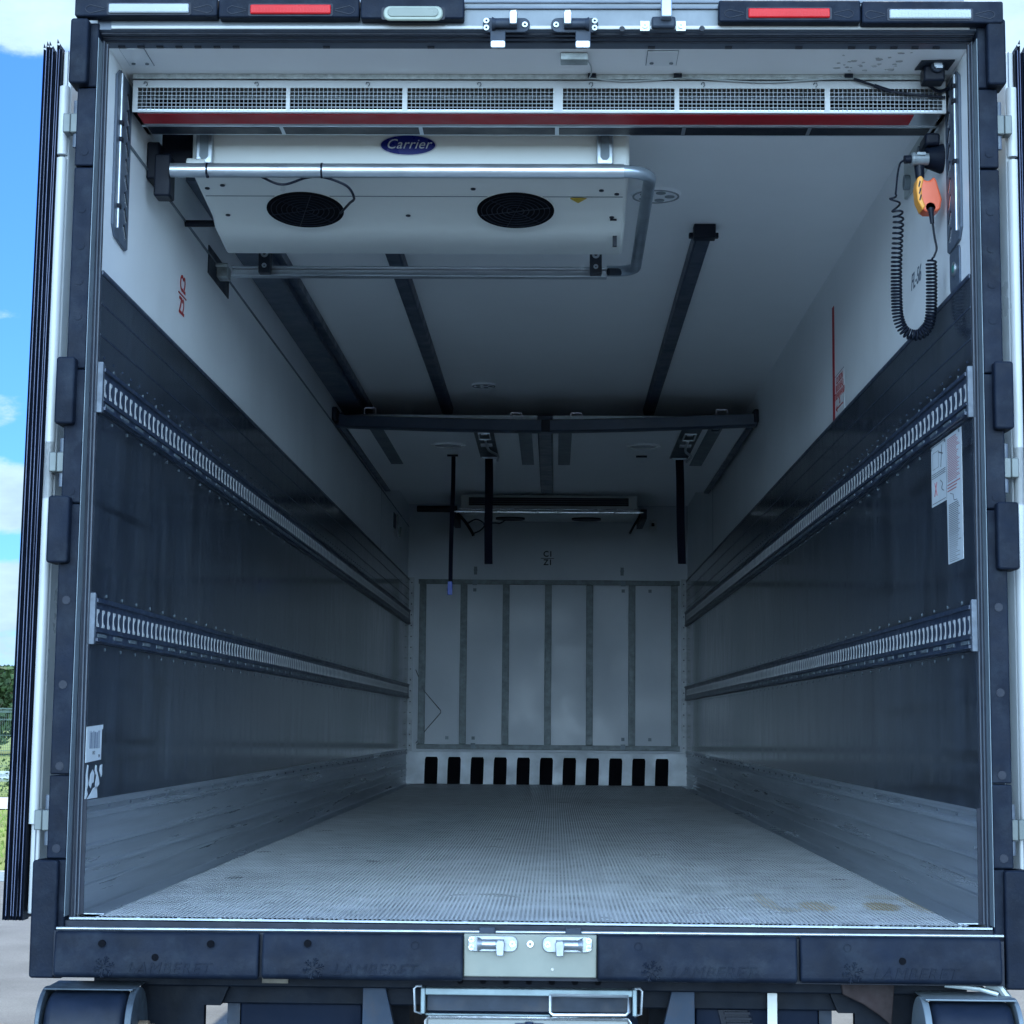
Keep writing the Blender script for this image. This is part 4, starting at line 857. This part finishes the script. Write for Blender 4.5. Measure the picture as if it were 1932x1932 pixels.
for s in (-1, 1):
    mb = MB(); n_ = 14; secs = []
    for k in range(n_+1):
        f_ = k/n_; x = s*(.02+1.20*f_); z = 2.243+.034*f_**1.5; yy = 5.70+(-s*.06)*f_; hh = .036
        secs.append([mb.bm.verts.new((x, yy+dy, z+dz)) for dy, dz in ((-.035, -hh*.8), (-.035, hh*.8), (-.02, hh), (.05, hh), (.05, -hh), (-.02, -hh))])
    for a_, b_ in zip(secs, secs[1:]):
        for k in range(6): mb.bm.faces.new((a_[k], a_[(k+1) % 6], b_[(k+1) % 6], b_[k]))
    mb.bm.faces.new(secs[0]); mb.bm.faces.new(secs[-1][::-1])
    bar = mb.build('front_seal', track_m, bh)
    MB().box(s*1.20, s*1.228, 5.60, 5.78, 2.255, 2.335).build('corner_flap', rubber_dk, bar, bevel=.008)
    for x in ((-1.013, -.165) if s < 0 else (.182, 1.02)):
        zz = 2.243+.034*max(0, (abs(x)-.02)/1.2)**1.5
        MB().tube([(x-.033, 5.66, zz+.034), (x-.031, 5.66, zz+.066), (x-.028, 5.66, zz+.069), (x+.028, 5.66, zz+.069), (x+.031, 5.66, zz+.066), (x+.033, 5.66, zz+.034)], .0030, 6).build('wire_loop', mat('pale_wire', (.85, .80, .88), .35, metal=.4), bar)
MB().box(-.02, .03, 5.655, 5.69, 2.205, 2.275).build('centre_clip', black, bh, bevel=.004)
for x in (-.605, .62): MB().box(x-.035, x+.035, 7.0, 7.03, 2.248, 2.258).build('strap_eye', black, bh)
# hanging straps
strap_m = mat('black_webbing', (.004, .005, .014), .8, spec=.1, var=.2, scale=40, bump=.2)
def strap(x, y, z0, z1, wd, sway, label):
    mb = MB(); n_ = 16; rows = []
    for k in range(n_+1):
        f_ = k/n_; z = z1+(z0-z1)*f_; xx = x+sway*f_+.0015*math.sin(f_*7); yy = y+.008*math.sin(f_*5)
        rows.append([mb.bm.verts.new(p) for p in ((xx-wd/2, yy, z), (xx+wd/2, yy, z), (xx+wd/2, yy+.0025, z), (xx-wd/2, yy+.0025, z))])
    for a_, b_ in zip(rows, rows[1:]):
        for k in range(4): mb.bm.faces.new((a_[k], a_[(k+1) % 4], b_[(k+1) % 4], b_[k]))
    mb.bm.faces.new(rows[0]); mb.bm.faces.new(rows[-1][::-1])
    t_ = thing('hanging_strap', (x, y, z0), label, 'strap', 'straps hanging from the bulkhead')
    mb.build('webbing', strap_m, t_); return t_
t_ = strap(-.370, 7.05, 1.550, 2.247, .052, .004, 'wide black strap hanging beside the thin strap, in front of the far cooling unit')
MB().tube([(-.415, 7.04, 2.244), (-.32, 7.04, 2.244)], .007, 8).build('buckle_bar', alu, t_)
t_ = strap(.868, 7.05, 1.560, 2.247, .052, .014, 'wide black strap hanging on its own, away from the thin strap')
MB().tube([(.82, 7.04, 2.244), (.915, 7.04, 2.244)], .007, 8).build('buckle_bar', alu, t_)
t_ = strap(-.598, 7.0, 1.425, 2.246, .027, -.010, 'thin black strap with a blue grip at its lower end')
MB().box(-.626, -.594, 6.992, 7.008, 1.345, 1.435).build('grip', blue_m, t_, bevel=.004)

# corner camera box and wiring under the header
cb = thing('ceiling_actuator', (1.16, .17, 2.38), 'small dark box with a round motor bolted under the ceiling corner', 'box')
MB().prism([(1.112, .212), (1.209, .212), (1.213, .130), (1.118, .138)], 'z', 2.445, 2.449).build('mounting_plate', steel_dk, cb)
MB().box(1.130, 1.192, .165, .225, 2.398, 2.445).build('case', black, cb, bevel=.006)
mo = MB().cyl((1.168, .150, 2.440), (1.168, .170, 2.440), .020, 20).build('motor', steel_dk, cb, bevel=.003)
MB().cyl((1.168, .146, 2.440), (1.168, .151, 2.440), .012, 12).box(1.16, 1.18, .14, .148, 2.428, 2.436).build('motor_cap', alu, mo)
wr = thing('sensor_wiring', (.6, .262, 2.4), 'thin grey sensor wire clipped along the top of the grille', 'wire')
MB().tube(bez([(.150, .115, 2.440), (.160, .16, 2.438), (.162, .22, 2.436), (.156, .255, 2.434), (.165, .258, 2.436), (.20, .258, 2.431), (.28, .258, 2.427), (.40, .258, 2.434), (.435, .258, 2.438), (.55, .258, 2.430), (.68, .258, 2.424), (.80, .258, 2.430), (.926, .258, 2.438), (.97, .255, 2.425), (1.0, .255, 2.412)], 8), .0022, 6).build('wire', mat('grey_cable', (.35, .39, .40), .5), wr)
MB().tube([(.94, .254, 2.434), (1.0, .254, 2.413)], .004, 8).tube([(1.0, .253, 2.413), (1.05, .253, 2.395)], .006, 8).build('connector', black, wr)
MB().tube(bez([(1.05, .253, 2.395), (1.12, .255, 2.386), (1.21, .258, 2.379)]), .0035, 6).tube(bez([(1.15, .22, 2.405), (1.19, .25, 2.395), (1.22, .255, 2.405)]), .005, 6).build('lead', black, wr)
mb = MB()
for x in (.165, .420, .926): mb.box(x-.012, x+.012, .252, .268, 2.437, 2.449)
mb.build('clip', black, wr)

# socket plate, connector, handset and coiled cable on the right wall
so_ = thing('wall_socket', (1.2, .7, 2.25), 'dark round cable socket with its flap open on the side wall', 'socket')
MB().box(W-.012, W, .62, .98, 2.27, 2.40).build('backplate', mat('grey_backplate', (.40, .45, .45), .5), so_, bevel=.004)
mb = MB().cyl((W-.012, .70, 2.345), (W-.018, .70, 2.345), .022, 16).cyl((W-.012, .88, 2.30), (W-.03, .88, 2.30), .025, 16)
mb.build('cap', grey_strip, so_)
MB().cyl((1.229, .41, 2.238), (1.176, .40, 2.238), .046, 28, .030).build('flap', rubber, so_, bevel=.004)
MB().box(1.17, 1.215, .36, .46, 2.268, 2.305).build('socket_body', black, so_, bevel=.008)
hs = thing('control_handset', (1.17, .36, 2.05), 'orange hand control with black buttons hanging from a coiled black cable', 'remote control')
bd_ = MB().prism([(1.152, 2.062), (1.140, 2.090), (1.136, 2.135), (1.140, 2.160), (1.150, 2.172), (1.166, 2.158), (1.182, 2.158), (1.194, 2.172), (1.204, 2.160), (1.222, 2.095), (1.216, 2.062), (1.204, 2.052), (1.166, 2.052)], 'y', .352, .415).shear(lambda v: (1.17+(v.x-1.17)*.86, v.y-.004, 2.112+(v.z-2.112)*.9)).build('body', orange, hs, bevel=.006, seg=3)
fc = MB().prism([(1.154, 2.056), (1.137, 2.090), (1.1325, 2.135), (1.137, 2.166), (1.149, 2.175), (1.160, 2.164), (1.152, 2.135), (1.153, 2.098), (1.164, 2.070)], 'y', .349, .408).shear(lambda v: (1.17+(v.x-1.17)*.86, v.y-.004, 2.112+(v.z-2.112)*.9)).build('button_face', orange_face, hs, bevel=.004)
mb = MB()
for z in (2.146, 2.122, 2.100): mb.prism([(1.1405-(z-2.12)*.06, z-.010), (1.1445-(z-2.12)*.06, z-.012), (1.1495-(z-2.12)*.06, z+.006), (1.1455-(z-2.12)*.06, z+.010)], 'y', .3475, .350)
mb.shear(lambda v: (1.17+(v.x-1.17)*.86, v.y-.004, 2.112+(v.z-2.112)*.9)).build('button', black, fc)
MB().cyl((1.180, .348, 2.071), (1.180, .360, 2.071), .0145, 20).cyl((1.180, .346, 2.068), (1.183, .344, 2.020), .0085, 14, .006).build('cable_gland', black, hs)
MB().cyl((1.152, .37, 2.205), (1.154, .372, 2.166), .016, 16, .013).build('hook', black, hs)
MB().cyl((1.124, .355, 2.220), (1.176, .36, 2.222), .0185, 20).ring((1.128, .355, 2.220), (1, 0, 0), .017, .0205, .006, 20).box(1.14, 1.165, .334, .342, 2.228, 2.236).build('plug', mat('grey_plug', (.22, .25, .27), .4, metal=.2, var=.2, scale=30), hs)
MB().cyl((1.105, .353, 2.218), (1.124, .355, 2.220), .0125, 16).build('plug_gland', black, hs)
cpath = bez([(1.106, .353, 2.217), (1.092, .352, 2.206), (1.084, .352, 2.175), (1.080, .352, 2.14), (1.077, .352, 2.112)], 8)
axis_ = bez([(1.077, .352, 2.112), (1.074, .352, 2.085), (1.084, .352, 2.045), (1.082, .352, 1.99), (1.077, .352, 1.90), (1.076, .352, 1.80), (1.080, .352, 1.735), (1.098, .352, 1.695), (1.130, .352, 1.682), (1.160, .352, 1.697), (1.176, .352, 1.74), (1.180, .352, 1.83), (1.180, .352, 1.915)], 40)
acc = [0]
for a_, b_ in zip(axis_, axis_[1:]): acc.append(acc[-1]+(b_-a_).length)
tot = acc[-1]; ph = 0; pts = []; ss = 0
def at_s(s_):
    for i in range(len(acc)-1):
        if acc[i+1] >= s_: f_ = (s_-acc[i])/max(1e-9, acc[i+1]-acc[i]); return axis_[i].lerp(axis_[i+1], f_), (axis_[i+1]-axis_[i]).normalized()
    return axis_[-1], (axis_[-1]-axis_[-2]).normalized()
while ss < tot:
    p, tg = at_s(ss); u_ = tg.cross(Vector((0, 1, 0))).normalized(); v_ = Vector((0, 1, 0)); f_ = ss/tot
    pt_ = .034 if f_ < .07 else .019-.0095*min(1, (f_-.07)/.35)
    if f_ > .75: pt_ = .0095+.002*(f_-.75)*4
    rr = .0145*min(1, ss/.015, (tot-ss)/.012+.15)
    pts.append(p+u_*rr*math.cos(ph)+v_*rr*math.sin(ph)); stp = pt_/11; ss += stp; ph += 2*math.pi/11
tail = bez([(1.188, .352, 1.920), (1.196, .350, 1.945), (1.190, .348, 1.98), (1.184, .345, 2.022)], 8)
MB().tube(cpath+pts+tail, .0033, 6).build('coiled_cable', black, hs)

# stickers
def lines(mb, y0, y1, zt, zb, n_, s, xs, th=.0022, rag=.25, skip=()):
    for k in range(n_):
        if k in skip: continue
        z = zt+(zb-zt)*k/(n_-1); e = y1+(y0-y1)*random.uniform(0, rag)
        mb.box(xs, xs-s*.0004, min(y0, e), max(y0, e), z-th/2, z+th/2)
XL = W-.012
ws = thing('safety_notice', (XL-.001, .37, 1.0), 'tall white instruction notice with red and black print on the dark lining', 'notice')
MB().prism([(.585, 1.193), (.585, 1.378), (.152, 1.378), (.148, 1.0), (.355, 1.0), (.362, 1.193)], 'x', XL, XL-.001).build('sheet', paper, ws)
mb = MB(); lines(mb, .345, .175, 1.366, 1.242, 25, 1, XL-.001, .0020, .3); lines(mb, .350, .175, 1.232, 1.214, 3, 1, XL-.001, .0035, .3); mb.tube([(XL-.0012, .53, 1.262), (XL-.0012, .50, 1.222)], .002, 4); mb.tube([(XL-.0012, .50, 1.262), (XL-.0012, .535, 1.222)], .002, 4); mb.build('red_print', mat('faded_red_ink', (.42, .12, .14), .6), ws)
mb = MB(); lines(mb, .335, .185, 1.172, 1.085, 17, 1, XL-.001, .0020, .2); lines(mb, .335, .17, 1.080, 1.050, 6, 1, XL-.001, .0016, .4); lines(mb, .335, .19, 1.045, 1.006, 8, 1, XL-.001, .0012, .4)
for z in (1.290, 1.284, 1.278, 1.374, 1.200): mb.box(XL-.001, XL-.0015, .375, .575, z, z+.0015)
mb.tube([(XL-.0012, .47, 1.35), (XL-.0012, .41, 1.338)], .002, 4).tube([(XL-.0012, .42, 1.365), (XL-.0012, .44, 1.30)], .0012, 4).tube([(XL-.0012, .31, 1.205), (XL-.0012, .27, 1.198), (XL-.0012, .26, 1.18), (XL-.0012, .22, 1.178)], .001, 4)
mb.box(XL-.001, XL-.0013, .475, .562, 1.305, 1.306).box(XL-.001, XL-.0013, .475, .562, 1.355, 1.356).box(XL-.001, XL-.0013, .5615, .563, 1.305, 1.356).box(XL-.001, XL-.0013, .474, .4755, 1.305, 1.356)
mb.tube(bez([(XL-.0012, .45, 1.262), (XL-.0012, .42, 1.25), (XL-.0012, .43, 1.235), (XL-.0012, .40, 1.225)]), .0012, 4)
mb.box(XL-.001, XL-.0015, .361, .3625, 1.195, 1.372)
mb.build('black_print', black_ink, ws)
cs = thing('bulkhead_notice', (W-.001, 2.52, 1.79), 'small outlined notice with red lettering beside the red line', 'notice')
MB().prism([(2.645, 1.800), (2.645, 1.975), (2.40, 1.975), (2.40, 1.800)], 'x', W, W-.0006).build('sheet', white_panel, cs)
mb = MB()
for w_, z in (('CLOISON', 1.950), ('BULKHEAD', 1.918), ('TRENNWAND', 1.886), ('%', 1.858)):
    t2 = place(text_mb(w_, .041, .0003), (W-.0012, 2.52, z), *RW); me = bpy.data.meshes.new('tmp'); t2.bm.to_mesh(me); mb.bm.from_mesh(me); bpy.data.meshes.remove(me)
mb.box(W-.0006, W-.0012, 2.43, 2.60, 1.832, 1.838).prism([(2.59, 1.820), (2.59, 1.850), (2.63, 1.835)], 'x', W-.0006, W-.0012)
mb.build('red_print', red_ink, cs)
mb = MB()
for a_, b_, c_, d_ in ((2.40, 2.402, 1.80, 1.975), (2.40, 2.645, 1.974, 1.976), (2.40, 2.645, 1.799, 1.801)): mb.box(W-.0006, W-.0012, a_, b_, c_, d_)
mb.build('outline', grey_ink, cs)
sw = thing('light_switch', (W-.004, .24, 1.79), 'dark oblong switch plate with round green button below the keyhole rail', 'switch')
MB().prism(rounded(.172, .305, 1.795, 1.915, .018), 'x', W-.0, W-.006).build('plate', frame_grey, sw, bevel=.002)
bt = MB().ring((W-.006, .24, 1.856), (-1, 0, 0), .012, .021, .004, 20).build('button_ring', alu, sw)
MB().cyl((W-.006, .24, 1.856), (W-.011, .24, 1.856), .011, 16).build('button', mat('green_button', (.05, .25, .22), .4), bt)
XL2 = -(W-.012)
bl = thing('barcode_label', (XL2, .04, .41), 'white label with a black barcode on the lining near the sill', 'label')
MB().prism([(-.002, .408), (.0, .506), (.190, .512), (.190, .500), (.178, .498), (.176, .414)], 'x', XL2, XL2+.001).build('sheet', paper, bl)
mb = MB(); y = .036
while y < .155: wd = random.choice((.0015, .0025, .004)); mb.box(XL2+.001, XL2+.0016, y, y+wd, .446, .496-random.uniform(0, .006)); y += wd+random.choice((.0025, .004, .006))
mb.build('barcode', grey_ink, bl)
place(text_mb('LH 2', .014, .0003), (XL2+.0013, .088, .434), *LW).build('print', black_ink, bl)
place(text_mb('TW', .012, .0003), (XL2+.0013, .150, .424), *LW).build('print', black_ink, bl)
mb = MB()
for poly in ([(.005, .308), (.012, .340), (.012, .375), (.022, .402), (.034, .400), (.030, .372), (.040, .352), (.026, .334), (.036, .322), (.022, .312)],
             [(.050, .345), (.062, .376), (.085, .388), (.105, .376), (.100, .352), (.080, .350), (.068, .336)], [(.110, .384), (.118, .400), (.132, .398), (.134, .380), (.124, .372)],
             [(.135, .384), (.160, .362), (.168, .345), (.150, .340), (.126, .330), (.120, .346), (.130, .366)], [(.165, .382), (.172, .398), (.196, .400), (.196, .372), (.186, .364)],
             [(.030, .3085), (.066, .322), (.096, .336), (.130, .340), (.142, .336), (.150, .3085)]):
    mb.prism(poly, 'x', XL2, XL2+.0008)
tl = mb.build('torn_label', paper, smooth=False)
solo(tl, 'torn remains of a white label below the barcode label', 'label')
